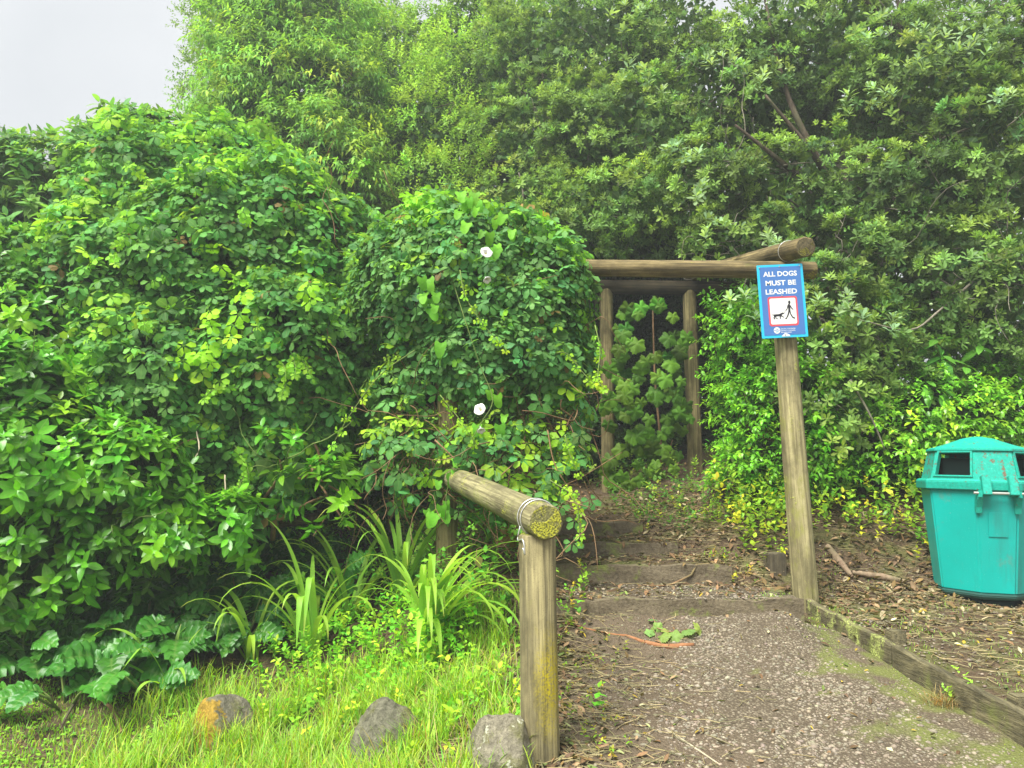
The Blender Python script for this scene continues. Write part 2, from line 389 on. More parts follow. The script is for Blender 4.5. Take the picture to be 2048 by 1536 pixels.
def heart(seed):
    r = random.Random(seed); o_ = []
    for i in range(18):
        a = -math.pi + 2*math.pi*(i+.5)/18; b = abs(a)
        R_ = .042*(1.55 - .9*math.sin(min(b, math.pi/2)) + (b > 1.57)*.75*math.sin((b-1.57)))*(.55 if b > 2.9 else 1)
        o_.append((a, R_))
    return fan(o_, 2, lambda a, rr: .25*rr*abs(math.sin(a)) - 3.2*rr*rr)
def acanthus(seed):
    r = random.Random(seed); rows = 34; Lh = .42; V, A = [], []
    ph = r.uniform(0, 6)
    for i in range(rows+1):
        t = i/rows; env = math.sin(math.pi*min(1, (t*.93+.07)**.8))**.7*.15 + .008
        lob = .46 + .54*abs(math.sin(math.pi*5.5*t+.4))**1.4 + .09*(-1)**i + r.uniform(-.05, .05)
        wd = env*lob; z0 = -.42*Lh*t*t + .02*math.sin(5*t)
        y = Lh*t
        for u in (-1, -.5, 0, .5, 1):
            zz = z0 + .5*wd*abs(u) + .03*abs(u)*math.sin(11*math.pi*t+ph) + (.012 if (i+abs(int(2*u))) % 3 == 0 else 0) + r.uniform(-.008, .008) - .6*wd*u*u
            V.append((wd*u, y + .05*abs(u)*(1-.6*t), zz)); A.append(abs(u))
    T = []
    for i in range(rows):
        for c in range(4):
            k = 5*i+c; T += [(k, k+1, k+6), (k, k+6, k+5)]
    V = np.array(V); A = np.array(A)
    # lateral veins
    rowv = np.repeat(np.arange(rows+1), 5); A = np.where((rowv % 5 == 2) & (A > 0) & (A < .9), .07, np.maximum(A, 0))
    return V, np.array(T), A
TP = {
 'akebia': [akebia(i) for i in range(5)],
 'karo': [tpl2(.085, .034, [(.64, 1.0), (.975, .46)], .22, c, False) for c in (-.12, .1, .25)],
 'pitto': [lozenge(.062, .032, .25, c) for c in (.05, .3)],
 'lance': [tpl2(.12, .036, [(.4, 1)], .2, c) for c in (.25, .5)],
 'privet': [tpl2(.068, .036, [(.3, .95), (.66, .82)], .22, c) for c in (.1, .3, .45)],
 'big': [tpl2(.15, .07, [(.22, .7), (.5, 1), (.8, .66)], .2, c) for c in (.1, .28, .45)],
 'grape': [grape(i) for i in range(4)],
 'heart': [heart(i) for i in range(3)],
 'acanthus': [acanthus(i) for i in range(4)],
 'weed': [tpl2(.045, .028, [(.35, 1), (.7, .75)], .2, c) for c in (.1, .35)],
 'shade': [lozenge(.075, .036, .2, c) for c in (.1, .3)],
 'fill': [(np.array([(-.5, .5, .05), (0, 0, 0), (.5, .5, .05), (0, 1.1, -.15)])*.085, np.array([(0, 1, 3), (1, 2, 3)]), np.array([1, 0, 1, 0.]))],
 'dry': [tpl2(.075, .034, [(.35, .95), (.7, .8)], .5, c) for c in (-.3, .3, .6)],
}

# ================================================================== leaf records
class Leaves:
    def __init__(s): s.pos, s.Y, s.Z, s.sc, s.col, s.tp = [], [], [], [], [], []
    def add(s, pos, Yd, Zd, sc, colr, tp):
        n = len(pos)
        s.pos.append(pos); s.Y.append(Yd); s.Z.append(Zd); s.sc.append(np.broadcast_to(sc, (n,)))
        s.col.append(np.broadcast_to(colr, (n, 3))); s.tp.append(np.broadcast_to(tp, (n,)))
    def done(s, kind):
        s.kind = kind
        s.pos = np.vstack(s.pos); Y = norm(np.vstack(s.Y)); Z = np.vstack(s.Z)
        X = norm(np.cross(Y, Z)); Z = np.cross(X, Y)
        s.R = np.stack([X, Y, Z], -1); s.sc = np.concatenate(s.sc); s.col = np.vstack(s.col); s.tp = np.concatenate(s.tp)
        return s
def build_leaves(lv, idx, kind, origin):
    Vs, Ts, Cs, k = [], [], [], 0
    tps = TP[kind]
    for q, (tv, tt, ta) in enumerate(tps):
        ii = idx[lv.tp[idx] % len(tps) == q]
        if not len(ii): continue
        V = np.einsum('nij,mj->nmi', lv.R[ii]*lv.sc[ii][:, None, None], tv) + (lv.pos[ii]-origin)[:, None]
        n, m = V.shape[:2]
        T = tt[None] + (np.arange(n)*m)[:, None, None] + k
        C = np.empty((n, m, 4), np.float32); C[..., :3] = lv.col[ii][:, None]; C[..., 3] = ta
        Vs.append(V.reshape(-1, 3)); Ts.append(T.reshape(-1, 3)); Cs.append(C.reshape(-1, 4)); k += n*m
    return np.vstack(Vs), np.vstack(Ts), np.vstack(Cs)

def rdir(n): return norm(rng.normal(size=(n, 3)))
LEAF_GAIN = np.array([1.85, 1.75, 1.15])
def jit(c, n, v=.18, warm=.12):
    c = np.asarray(c, float)*(LEAF_GAIN if c[1] > c[0] else 1); b = np.exp(rng.normal(0, v, (n, 1))); h = rng.normal(0, warm, (n, 1))
    return np.clip(c*b*np.hstack([1+h, np.ones((n, 1)), 1-h*.6]), .004, .8)
UP = np.array([0, 0, 1.0])

# sprigs: p base, ax axis (unit), c colour per sprig, s scale
def sp_rosette(lv, p, ax, c, s, n_leaf, lo, hi, along, droop=0.0, leafjit=.12):
    n = len(p); r = norm(np.cross(ax, rdir(n))); b = np.cross(ax, r); a0 = rng.uniform(0, 6.28, n)
    for k in range(n_leaf):
        az = a0 + k*2.39996 + rng.normal(0, .2, n); el = np.radians(lo + (hi-lo)*(1-k/n_leaf) + rng.normal(0, 8, n))
        rad = np.cos(az)[:, None]*r + np.sin(az)[:, None]*b
        Y = np.cos(el)[:, None]*ax + np.sin(el)[:, None]*rad - droop*UP
        Z = ax*np.sin(el)[:, None] - rad*np.cos(el)[:, None] + .25*UP
        pos = p + ax*(along*s*(k/n_leaf))[:, None]
        f = (.82 + .36*k/n_leaf)
        lv.add(pos, Y, Z, s*rng.uniform(.75, 1.12, n)*(1-.25*(k > n_leaf-4)), c*f*np.exp(rng.normal(0, leafjit, (n, 1))), rng.integers(0, 9, n))
def sp_twig(lv, p, ax, c, s, n_leaf, length, ang, droop=0.0, sag=0.0, leafjit=.14):
    n = len(p); r = norm(np.cross(ax, rdir(n))); b = np.cross(ax, r); a0 = rng.uniform(0, 6.28, n)
    for k in range(n_leaf):
        t = (k+.5)/n_leaf; az = a0 + (k % 2)*np.pi + (k//2)*1.3 + rng.normal(0, .25, n)
        rad = np.cos(az)[:, None]*r + np.sin(az)[:, None]*b
        el = np.radians(ang*(1-.35*t) + rng.normal(0, 10, n))
        Y = np.cos(el)[:, None]*ax + np.sin(el)[:, None]*rad - droop*UP
        Z = UP*.9 + ax*.35 + .3*rdir(n)
        pos = p + ax*(length*s*t)[:, None] - UP*(sag*t*t*s)[:, None]
        lv.add(pos, Y, Z, s*rng.uniform(.7, 1.1, n)*(1-.3*t), c*(.85+.3*t)*np.exp(rng.normal(0, leafjit, (n, 1))), rng.integers(0, 9, n))

# ================================================================== plants
PLANTS = []
def ell(blobs):
    E = []
    for px, py, Y, rx, rz, ry in blobs:
        E.append((P(px, py, Y), np.array([rx/F*Y, ry, rz/F*Y])))
    return E
def inside(E, p, k):
    m = np.zeros(len(p), bool)
    for i, (c, r) in enumerate(E): m |= (((p-c)/r)**2).sum(1) < k*k
    return m
def shell(E, n, inner=.8, keep_in=.72, seed=0, back=-.25, rough=.12):
    """n points near the outer surface of a union of ellipsoids, with outward normals"""
    wts = np.array([(r[0]*r[2]+r[0]*r[1]+r[1]*r[2]) for c, r in E]); wts = wts/wts.sum()
    PP, NN = [], []; got = 0
    while got < n:
        for (c, r), w_ in zip(E, wts):
            m = max(4, int(n*w_*1.6)); d = rdir(m)
            q = rng.uniform(inner, 1, m)**.6
            p = c + d*r*q[:, None]
            p = p + d*r*(rough*lump(p[:, 0], p[:, 1], p[:, 2], 1.6, seed) + .45*rough*lump(p[:, 0], p[:, 1], p[:, 2], 4.3, seed+5))[:, None] + d*rng.exponential(.022, (m, 1))
            nn = norm(d/r)
            tc = norm(CAM-p); ok = (nn*tc).sum(1) > back
            u, v, _ = project(p); ok &= (u > -170) & (u < 2220) & (v > -170) & (v < 1700)
            p, nn = p[ok], nn[ok]; ins = inside(E, p, keep_in); p, nn = p[~ins], nn[~ins]
            PP.append(p); NN.append(nn); got += len(p)
        if sum(map(len, PP)) == 0: break
        if len(PP) > 60*len(E): break
    PP, NN = np.vstack(PP), np.vstack(NN); s_ = rng.permutation(len(PP))[:n]
    return PP[s_], NN[s_]
def above(p, h=.05): return p[:, 2] > G(p[:, 0], p[:, 1]) + h

def plant(name, label, cat, base, lv, kind, mat, stems=(), stem_mat=None, fill=None, fillmat=None, n_part=300, group=None, part='leaf', keep_root=None):
    root = thing(name, base, label, cat, group)
    PLANTS.append(dict(root=root, base=np.array(base, float), lv=lv.done(kind) if lv else None, kind=kind, mat=mat, n=n_part, part=part))
    for nm, V, T, mt in stems:
        o = link(nm, npmesh(nm, V-np.array(base), T, None, mt), root)
        if nm in ('stem_tangle', 'twig', 'leaf_stalks'): o['kind'] = 'stuff'
    if fill is not None:
        fl = fill.done('fill'); V, T, C = build_leaves(fl, np.arange(len(fl.pos)), 'fill', np.array(base))
        o = link('inner_foliage', npmesh('inner_foliage', V, T, C, fillmat or M_LEAF), root); o['kind'] = 'stuff'
    return root
def filler(E, n, c, s=1.0, lo=.25, hi=.85):
    lv = Leaves(); w_ = np.array([r.prod() for c_, r in E]); w_ /= w_.sum()
    for (c_, r), k in zip(E, w_):
        m = max(8, int(n*k)); d = rdir(m); q = rng.uniform(lo**3, hi**3, m)**(1/3)
        p = c_ + d*r*q[:, None]; ok = above(p, .08); p = p[ok]; m = len(p)
        if m: lv.add(p, rdir(m)-.3*UP, rdir(m)+.6*UP, s*rng.uniform(.7, 1.3, m), jit(c, m), np.zeros(m, int))
    return lv
def limbs(base, E, n, r0, mat, trunk_top=None, seed=0, nm='branch', per=2):
    """a trunk plus separate limbs that reach into every blob"""
    r = np.random.default_rng(seed); base = np.array(base, float); outl = []
    cs = np.array([c for c, _ in E]); top = np.array(trunk_top) if trunk_top is not None else base*.35 + cs.mean(0)*.65
    mid = (base+top)/2 + r.normal(0, .06, 3)
    tp = curve([base-np.array([0, 0, .15]), mid, top], 14)
    V, T = tube(tp, np.linspace(r0, r0*.55, 14), 9, .04); outl.append(('trunk', V, T, mat))
    for i, (c, rr) in enumerate(E):
        for q in range(per):
            st = tp[r.integers(5, 14)]; en = c + r.uniform(-.6, .6, 3)*rr; en[2] += .25*rr[2]
            md = (st+en)/2 + r.normal(0, .12, 3) - np.array([0, 0, -.1])
            pts = curve([st, md, en], 10); V, T = tube(pts, np.linspace(r0*.45, r0*.08, 10), 6, .05)
            outl.append((nm, V, T, mat))
            sub = []
            for z in range(4):
                s0 = pts[r.integers(4, 10)]; e0 = c + norm(r.normal(size=3))*rr*.9
                sub.append(tube(curve([s0, (s0+e0)/2+r.normal(0, .06, 3), e0], 6), np.linspace(r0*.13, .003, 6), 4))
            V, T = merge(sub); outl.append(('twig', V, T, mat))
    return outl

def clumpy(lv, E, n_clump, rc, per, kindfn, c, cv=.22, seed=0, inner=.55, up=.75, c2=None, p2=.0, flat=.7, rough=.14, back=-.25, keep_in=.6, s=1.0, warm=.1):
    cp, cn = shell(E, n_clump, inner, keep_in, seed, back, rough)
    ok = above(cp, .1); cp, cn = cp[ok], cn[ok]
    m = len(cp); rad = rc*rng.uniform(.6, 1.3, m)
    cc = jit(c, m, cv, warm)
    if c2 is not None:
        y = rng.random(m) < p2; cc[y] = jit(c2, y.sum(), cv*.6, warm)
    ci = np.repeat(np.arange(m), per)
    d = norm(rdir(len(ci)) + cn[ci]*.75 + UP*up)
    off = d*rad[ci][:, None]*rng.uniform(.55, 1.05, (len(ci), 1)); off[:, 2] *= flat
    p = cp[ci]+off
    ax = norm(d*.8 + cn[ci]*.4 + UP*.25 + .3*rdir(len(ci)))
    sc = s*rng.uniform(.8, 1.2, len(ci))
    kindfn(lv, p, ax, cc[ci]*np.exp(rng.normal(0, .1, (len(ci), 1))), sc)
    # twigs
    return cp, cn

fn_karo = lambda lv, p, ax, c, s: sp_rosette(lv, p, ax, c, s, 10, 25, 82, .05)
fn_karo_far = lambda lv, p, ax, c, s: sp_rosette(lv, p, ax, c, s, 8, 30, 85, .05)
fn_pitto = lambda lv, p, ax, c, s: sp_twig(lv, p, ax, c, s, 9, .16, 58, .15)
fn_lance = lambda lv, p, ax, c, s: sp_twig(lv, p, ax, c, s, 8, .2, 55, .75, .08)
fn_privet = lambda lv, p, ax, c, s: sp_twig(lv, p, ax, c, s, 9, .19, 60, .3, .05)
fn_big = lambda lv, p, ax, c, s: sp_rosette(lv, p, ax, c, s, 8, 30, 88, .09, .12)
fn_weed = lambda lv, p, ax, c, s: sp_twig(lv, p, ax, c, s, 7, .1, 65, .05)
def fn_single(droop=.9, out=.8, up=.5):
    def f(lv, p, ax, c, s):
        n = len(p); lv.add(p, -UP*droop + .45*rdir(n) + ax*.25, ax*out + UP*up + .35*rdir(n), s, c, rng.integers(0, 20, n))
    return f

# ================================================================== setting: ground, path, steps
def axis(segs): return np.unique(np.concatenate([np.linspace(a, b, n) for a, b, n in segs]).round(4))
gx = axis([(-400, -20, 12), (-20, -4, 24), (-4, 1.5, 110), (1.5, 2.6, 60), (2.6, 5, 40), (5, 20, 20), (20, 400, 12)])
gy = axis([(-30, 1, 20), (1, 9, 150), (9, 20, 30), (20, 600, 20)])
X, Y = np.meshgrid(gx, gy); Z = G(X, Y)
V = np.stack([X, Y, Z], -1).reshape(-1, 3); nx, ny = len(gx), len(gy)
ii = (np.arange(ny-1)[:, None]*nx + np.arange(nx-1)[None]).ravel()
tag(link('ground', npmesh('ground', V, np.stack([ii, ii+1, ii+nx+1, ii+nx], -1), None, M_GROUND)), kind='structure')
# path sheet between the fence post and the edging board
py_ = np.linspace(1.2, 4.68, 90); u_ = np.linspace(0, 1, 40)
xl = .12 + .10*np.sin(py_*3.1) + .05*np.sin(py_*11) + .05*(py_-3); xr = board_x(py_)-.001
Xp = xl[:, None]*(1-u_) + xr[:, None]*u_; Yp = np.repeat(py_[:, None], 40, 1)
edge = np.minimum(u_*8, 1)[None]
V = np.stack([Xp, Yp, G(Xp, Yp) + .006*edge - .004*(1-edge)], -1).reshape(-1, 3)
ii = (np.arange(89)[:, None]*40 + np.arange(39)[None]).ravel()
tag(link('gravel_path', npmesh('gravel_path', V, np.stack([ii, ii+1, ii+41, ii+40], -1), None, M_PATH)), kind='structure')
# steps: riser boards with filled treads
STEPS = [(4.67, .672, .10, 1.72), (5.2, .80, .06, 1.45), (5.7, .887, .0, 1.2), (6.3, .99, -.1, 1.05)]
def grid_box(name, x0, x1, y0, y1, z0, z1, mat, parent=None, nx=14, nyy=6, amp=.006, seed=0, bev=.012):
    bm = bmesh.new(); bmesh.ops.create_cube(bm, size=1)
    for v in bm.verts: v.co = Vector(((x0+x1)/2+v.co.x*(x1-x0), (y0+y1)/2+v.co.y*(y1-y0), (z0+z1)/2+v.co.z*(z1-z0)))
    bmesh.ops.subdivide_edges(bm, edges=bm.edges[:], cuts=nx, use_grid_fill=True) if amp else None
    r = random.Random(seed)
    for v in bm.verts:
        v.co.z += amp*float(lump(v.co.x*4, v.co.y*4, v.co.z, 1, seed)); v.co.y += amp*.7*float(lump(v.co.x*5, v.co.z*5, 0, 1, seed+2))
    return link(name, bm_mesh(name, bm, mat, False), parent)
st = bpy.data.objects.new('steps', None); col.objects.link(st); tag(st, kind='structure')
for i, (y0, zt, x0, x1) in enumerate(STEPS):
    y1 = STEPS[i+1][0]+.02 if i < 3 else 8.2
    grid_box('riser_board', x0, x1, y0, y0+.05, zt-.3, zt, M_RISER, st, 16, 3, .017, i)
    n_, m_ = 40, 16 if i < 3 else 40
    xs = np.linspace(x0+.01, x1, n_); ys = np.linspace(y0+.045, y1, m_); Xs, Ys = np.meshgrid(xs, ys)
    slope = 0 if i < 3 else .11
    Zs = zt - .006 + .012*lump(Xs, Ys, 0, 3, i) + slope*(Ys-y0)
    V = np.stack([Xs, Ys, Zs], -1).reshape(-1, 3); ii = (np.arange(m_-1)[:, None]*n_ + np.arange(n_-1)[None]).ravel()
    link('tread', npmesh('tread', V, np.stack([ii, ii+1, ii+n_+1, ii+n_], -1), None, M_PATH if i == 0 else M_GROUND), st)
def surf(x, y):                          # top of ground or step tread
    x = np.asarray(x, float); y = np.asarray(y, float); z = G(x, y)
    for i, (y0, zt, x0, x1) in enumerate(STEPS):
        y1 = STEPS[i+1][0] if i < 3 else 8.2
        m = (y >= y0) & (y < y1) & (x > x0) & (x < x1)
        z = np.where(m, np.maximum(z, zt + (0 if i < 3 else .11)*(y-y0)), z)
    return z

# ================================================================== logs and posts
def log(name, p0, p1, r0, r1, mat, parent, endmat=None, sides=28, rings=22, seed=0, knot=.035, dome=.012):
    p0, p1 = Vector(p0), Vector(p1); d = p1-p0; Lh = d.length
    V, Q, mi = [], [], []
    zs = [-dome*.0] + list(np.linspace(.006, Lh-.006, rings)) + [Lh]
    for j, z in enumerate(zs):
        rr = r0 + (r1-r0)*z/Lh
        if j in (0, len(zs)-1): rr -= .007
        for k in range(sides):
            a = 2*math.pi*k/sides
            f = 1 + knot*float(lump(math.cos(a)*1.5+seed, math.sin(a)*1.5, z*1.2, 1, seed)) + .012*math.sin(7*a+seed+z*.7) + .008*math.sin(13*a+2*z+seed) - .035*math.exp(-((a-1.3*seed % 6.28)/.09)**2)
            V.append((math.cos(a)*rr*f, math.sin(a)*rr*f, z))
    n = len(zs)
    for j in range(n-1):
        for k in range(sides):
            Q.append((j*sides+k, j*sides+(k+1) % sides, (j+1)*sides+(k+1) % sides, (j+1)*sides+k)); mi.append(0)
    V.append((0, 0, -.002)); V.append((0, 0, Lh+.002))
    for k in range(sides):
        Q.append((len(V)-2, (k+1) % sides, k)); mi.append(1 if endmat else 0)
        Q.append((len(V)-1, (n-1)*sides+k, (n-1)*sides+(k+1) % sides)); mi.append(1 if endmat else 0)
    me = bpy.data.meshes.new(name); me.from_pydata(V, [], Q); me.materials.append(mat)
    if endmat: me.materials.append(endmat)
    me.polygons.foreach_set('material_index', mi); sm = [m == 0 for m in mi]
    me.polygons.foreach_set('use_smooth', [len(p.vertices) == 4 for p in me.polygons])
    o = link(name, me, parent)
    par = parent.location if parent else Vector((0, 0, 0))
    o.location = p0-par; o.rotation_mode = 'QUATERNION'; o.rotation_quaternion = d.to_track_quat('Z', 'Y')
    return o
def ring_wire(name, c, axis_, r, mat, parent, rw=.0022, extra=None):
    axis_ = np.array(Vector(axis_).normalized()); a = norm(np.cross(axis_, [0, 0, 1.])); b = np.cross(a, axis_)
    th = np.linspace(0, 2*np.pi, 33); pts = np.array(c) + r*(np.cos(th)[:, None]*a + np.sin(th)[:, None]*b)
    V, T = tube(pts, rw, 6); base = np.array(parent.location) if parent else np.zeros(3)
    return link(name, npmesh(name, V-base, T, None, mat), parent)
M_WIRE = plain('galvanised_wire', (.62, .62, .6), .35, .6)

fb = ground_at(1082, 1512); FY = fb[1]
fence = thing('rail_fence', fb, 'low round-timber rail fence, upright post with lichen-covered log wired on top', 'fence')
pt = P(1075, 1068, FY)
post = log('post', fb-np.array([0, 0, .25]), pt, .080, .076, M_POST, fence, M_ENDGRAIN, seed=1)
r0 = P(1092, 1044, FY-.10); r1 = P(905, 955, 5.22)
rail = log('rail', r0, r1, .073, .074, M_RAIL, fence, M_ENDGRAIN, seed=4, knot=.03)
ra = norm(r1-r0)
for k in (.11, .155): ring_wire('wire_tie', r0+ra*k, ra, .077, M_WIRE, fence, .003)
wpts = curve([r0+ra*.13+np.array([-.07, 0, -.035]), r0+ra*.12+np.array([-.083, 0, -.09]), P(1046, 1080, FY-.085), P(1050, 1110, FY-.088), P(1046, 1096, FY-.09)], 16)
V, T = tube(wpts, .003, 6); link('wire_tail', npmesh('wire_tail', V-fb, T, None, M_WIRE), fence)

# pergola
PB = P(1613, 1215, 5.05); PB[2] = float(G(PB[0], PB[1])); PT = P(1560, 540, 5.05)
perg = thing('pergola', PB, 'weathered round-log pergola frame with mossy leaning post, spanning the steps', 'pergola')
sp = log('post', PB-np.array([-.012, 0, .3]), PT, .082, .067, M_SIGNPOST, perg, M_ENDGRAIN, seed=2, rings=34)
sp['label'] = 'leaning lichen-grey post that carries the dog sign'
fl_b = np.array([P(897, 700, 5.32)[0], 5.32, 0.]); fl_b[2] = float(G(fl_b[0], 5.32))
bmL, bmR = P(890, 533, 5.30), P(1630, 541, 5.22)
log('post', fl_b-np.array([0, 0, .2]), (fl_b[0], 5.32, bmL[2]-.05), .075, .07, M_REAR, perg, seed=6)
log('beam', bmL-np.array([.1, 0, 0]), bmR, .057, .06, M_BEAM, perg, M_ENDGRAIN, seed=7)
b1, b2 = P(1393, 985, 7.8), P(1217, 965, 7.8)
t1, t2 = P(1378, 572, 7.8), P(1212, 572, 7.8)
for b_, t_, q in ((b1, t1, 8), (b2, t2, 9)):
    b_ = b_.copy(); b_[2] = min(b_[2], float(surf(b_[0], b_[1])))-.15
    log('post', b_, t_, .078 if q == 8 else .066, .068, M_REAR, perg, seed=q)
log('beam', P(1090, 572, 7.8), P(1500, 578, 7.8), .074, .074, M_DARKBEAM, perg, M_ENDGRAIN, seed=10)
rf0 = P(1611, 494, 4.88); rf1 = P(1382, 552, 8.0)
log('rafter', rf0, rf1, .066, .07, M_BEAM, perg, M_ENDDULL, seed=11)
log('rafter', P(905, 492, 5.0), P(1190, 552, 8.0), .068, .07, M_BEAM, perg, M_ENDGRAIN, seed=12)
ring_wire('wire_tie', rf0+(rf1-rf0)*.095, rf1-rf0, .0725, M_WIRE, perg, .0022)

# ------------------------------------------------------------------ dog sign
def sign():
    y = PT[1]-.118
    tl, tr, bl, br = P(1513, 529, y), P(1604.5, 529, y), P(1524, 675, y), P(1617, 675, y)
    W = float(np.linalg.norm(tr-tl)+np.linalg.norm(br-bl))/2; H = float(np.linalg.norm(bl-tl)+np.linalg.norm(br-tr))/2
    cx = (tl+tr+bl+br)/4; upv = norm((tl+tr-bl-br)); rt = norm(tr-tl+br-bl); rt = norm(rt-upv*(rt@upv)); nn = np.cross(rt, upv)
    root = thing('dog_sign', cx, 'blue rectangular sign reading ALL DOGS MUST BE LEASHED, fixed to the leaning post', 'sign')
    root.rotation_euler = Matrix((rt, upv, nn)).transposed().to_euler()
    cyan = plain('sign_cyan', (.02, .46, .7), .35); navy = plain('sign_navy', (.055, .16, .42), .35); white = plain('sign_white', (.7, .71, .68), .4)
    red = plain('sign_red', (.62, .07, .09), .4); black = plain('sign_black', (.012, .012, .016), .4); steel = plain('screw_steel', (.45, .45, .45), .35, .8)
    def uv(u, v): return ((u-.5)*W, (.5-v)*H)
    def rbox(name, u0, v0, u1, v1, z0, z1, mat, rr=.0, parent=root):
        x0, ya = uv(u0, v0); x1, yb = uv(u1, v1); pts = []
        for (cx_, cy_, a0) in ((x1-rr, ya-rr, 0), (x0+rr, ya-rr, 90), (x0+rr, yb+rr, 180), (x1-rr, yb+rr, 270)):
            for a in ((0,) if rr == 0 else range(0, 91, 15)):
                t = math.radians(a0+a); pts.append((cx_+rr*math.cos(t), cy_+rr*math.sin(t)))
        return poly(name, pts, z0, z1, mat, parent)
    def poly(name, pts, z0, z1, mat, parent=root):
        n = len(pts); V = [(x, y_, z0) for x, y_ in pts]+[(x, y_, z1) for x, y_ in pts]
        Fc = [tuple(range(n, 2*n)), tuple(range(n-1, -1, -1))]+[(i, (i+1) % n, n+(i+1) % n, n+i) for i in range(n)]
        me = bpy.data.meshes.new(name); me.from_pydata(V, [], Fc); me.materials.append(mat); return link(name, me, parent)
    rbox('panel', 0, 0, 1, 1, -.0035, 0, cyan, .004)
    rbox('printed_field', .055, .03, .945, .965, .0002, .0012, navy, .003)
    def text(s_, u0, u1, v, cap, mat=white, off=.012, z=.0016):
        cu = bpy.data.curves.new('lettering', 'FONT'); cu.body = s_; cu.size = 1; cu.offset = off; cu.align_x = 'CENTER'; cu.align_y = 'CENTER'; cu.resolution_u = 3
        o = bpy.data.objects.new('tmp', cu); col.objects.link(o); dg = bpy.context.evaluated_depsgraph_get()
        me = bpy.data.meshes.new_from_object(o.evaluated_get(dg)); bpy.data.objects.remove(o)
        co = np.empty(len(me.vertices)*3); me.vertices.foreach_get('co', co); co = co.reshape(-1, 3)
        lo, hi = co.min(0), co.max(0)
        x0, yc = uv(u0, v); x1, _ = uv(u1, v)
        co[:, 0] = x0 + (co[:, 0]-lo[0])/(hi[0]-lo[0])*(x1-x0); co[:, 1] = yc + ((co[:, 1]-lo[1])/(hi[1]-lo[1])-.5)*cap*H; co[:, 2] = z
        me.vertices.foreach_set('co', co.ravel()); me.name = 'lettering'; me.materials.clear(); me.materials.append(mat); me.update()
        return link('lettering', me, root)
    text('ALL DOGS', .126, .862, .128, .070, off=.028); text('MUST BE', .165, .83, .252, .070, off=.028); text('LEASHED', .152, .835, .372, .070, off=.028)
    rbox('pictogram_border', .18, .44, .82, .842, .0014, .0018, red, .016)
    rbox('pictogram_field', .217, .464, .783, .818, .0021, .0024, white, .011)
    # walking person (unit box: x right, y up)
    def pic(name, pts, u0, v0, su, sv):
        poly(name, [uv(u0+x*su, v0-y_*sv) for x, y_ in pts], .0026, .003, black)
    head = [(.5+.105*math.cos(a), .90+.10*math.sin(a)) for a in np.linspace(0, 2*math.pi, 18)[:-1]]
    body = [(.44, .815), (.56, .815), (.58, .78), (.66, .74), (.76, .62), (.93, .50), (.90, .47), (.70, .56), (.61, .64), (.60, .47), (.64, .30), (.80, .13), (.97, .06), (.99, .10), (1.03, .09), (.99, .01), (.93, -.01), (.72, .08), (.56, .24), (.49, .38), (.42, .24), (.30, .12), (.17, .04), (.20, .0), (.02, .0), (.0, .045), (.12, .075), (.24, .2), (.36, .38), (.40, .5), (.39, .64), (.33, .56), (.22, .47), (.12, .46), (.13, .50), (.25, .56), (.34, .74), (.41, .78)]
    pic('person_head', head, .528, .752, .235, .252); pic('person_silhouette', body, .528, .752, .21, .252)
    dog = [(0, .82), (.08, .74), (.22, .76), (.62, .80), (.72, .88), (.80, .98), (.88, 1.0), (.93, .93), (1.0, .86), (.96, .79), (.86, .76), (.80, .66), (.80, .52), (.93, .38), (.90, .22), (.86, .22), (.87, .34), (.72, .44), (.68, .14), (.74, .06), (.64, .04), (.62, .14), (.62, .46), (.38, .46), (.36, .3), (.50, .08), (.42, .05), (.29, .28), (.30, .42), (.24, .28), (.30, .06), (.20, .04), (.15, .26), (.19, .46), (.20, .62), (.1, .66)]
    pic('dog_silhouette', dog, .232, .752, .29, .092)
    poly('leash', [uv(.50, .672), uv(.56, .628), uv(.563, .632), uv(.503, .676)], .0026, .0029, black)
    cxy = uv(.333, .9)
    poly('emblem_disc', [(cxy[0]+.021*W/.3*math.cos(a), cxy[1]+.021*W/.3*math.sin(a)) for a in np.linspace(0, 2*math.pi, 28)[:-1]], .0014, .0018, white)
    teal = plain('emblem_teal', (.04, .3, .5), .4)
    poly('emblem_hill', [(cxy[0]-.0195*W/.3, cxy[1]+.002), (cxy[0]-.008, cxy[1]+.004), (cxy[0]+.002, cxy[1]+.0075), (cxy[0]+.010, cxy[1]+.004), (cxy[0]+.0195*W/.3, cxy[1]+.003), (cxy[0]+.019*W/.3, cxy[1]-.001), (cxy[0], cxy[1]+.001), (cxy[0]-.019*W/.3, cxy[1]-.001)], .0020, .0023, navy)
    poly('emblem_wave', [(cxy[0]-.012, cxy[1]-.008), (cxy[0], cxy[1]-.006), (cxy[0]+.012, cxy[1]-.008), (cxy[0]+.010, cxy[1]-.012), (cxy[0]-.010, cxy[1]-.012)], .0020, .0023, teal)
    text('SOUTH TARANAKI', .416, .733, .881, .017, off=.01); text('DISTRICT COUNCIL', .416, .733, .907, .017, off=.01);
    for ua, ub in ((.416, .47), (.48, .56), (.57, .645)): poly('worn_small_print', [uv(ua, .934), uv(ub, .934), uv(ub, .928), uv(ua, .928)], .0014, .0016, white)
    poly('torn_corner', [uv(.42, .985), uv(.47, .955), uv(.50, .94), (uv(.56, .95)), uv(.60, .965), uv(.61, .985)], .0014, .0017, white)
    for u, v in ((.055, .038), (.935, .028), (.495, .03), (.50, .43), (.505, .962)):
        x, y_ = uv(u, v); bm = bmesh.new(); bmesh.ops.create_cone(bm, cap_ends=True, segments=12, radius1=.0052, radius2=.0036, depth=.003, matrix=Matrix.Translation((x, y_, .0028)))
        link('screw', bm_mesh('screw', bm, steel), root)
    # flattened packer that holds the panel off the post
    x0, x1 = -.055, .055
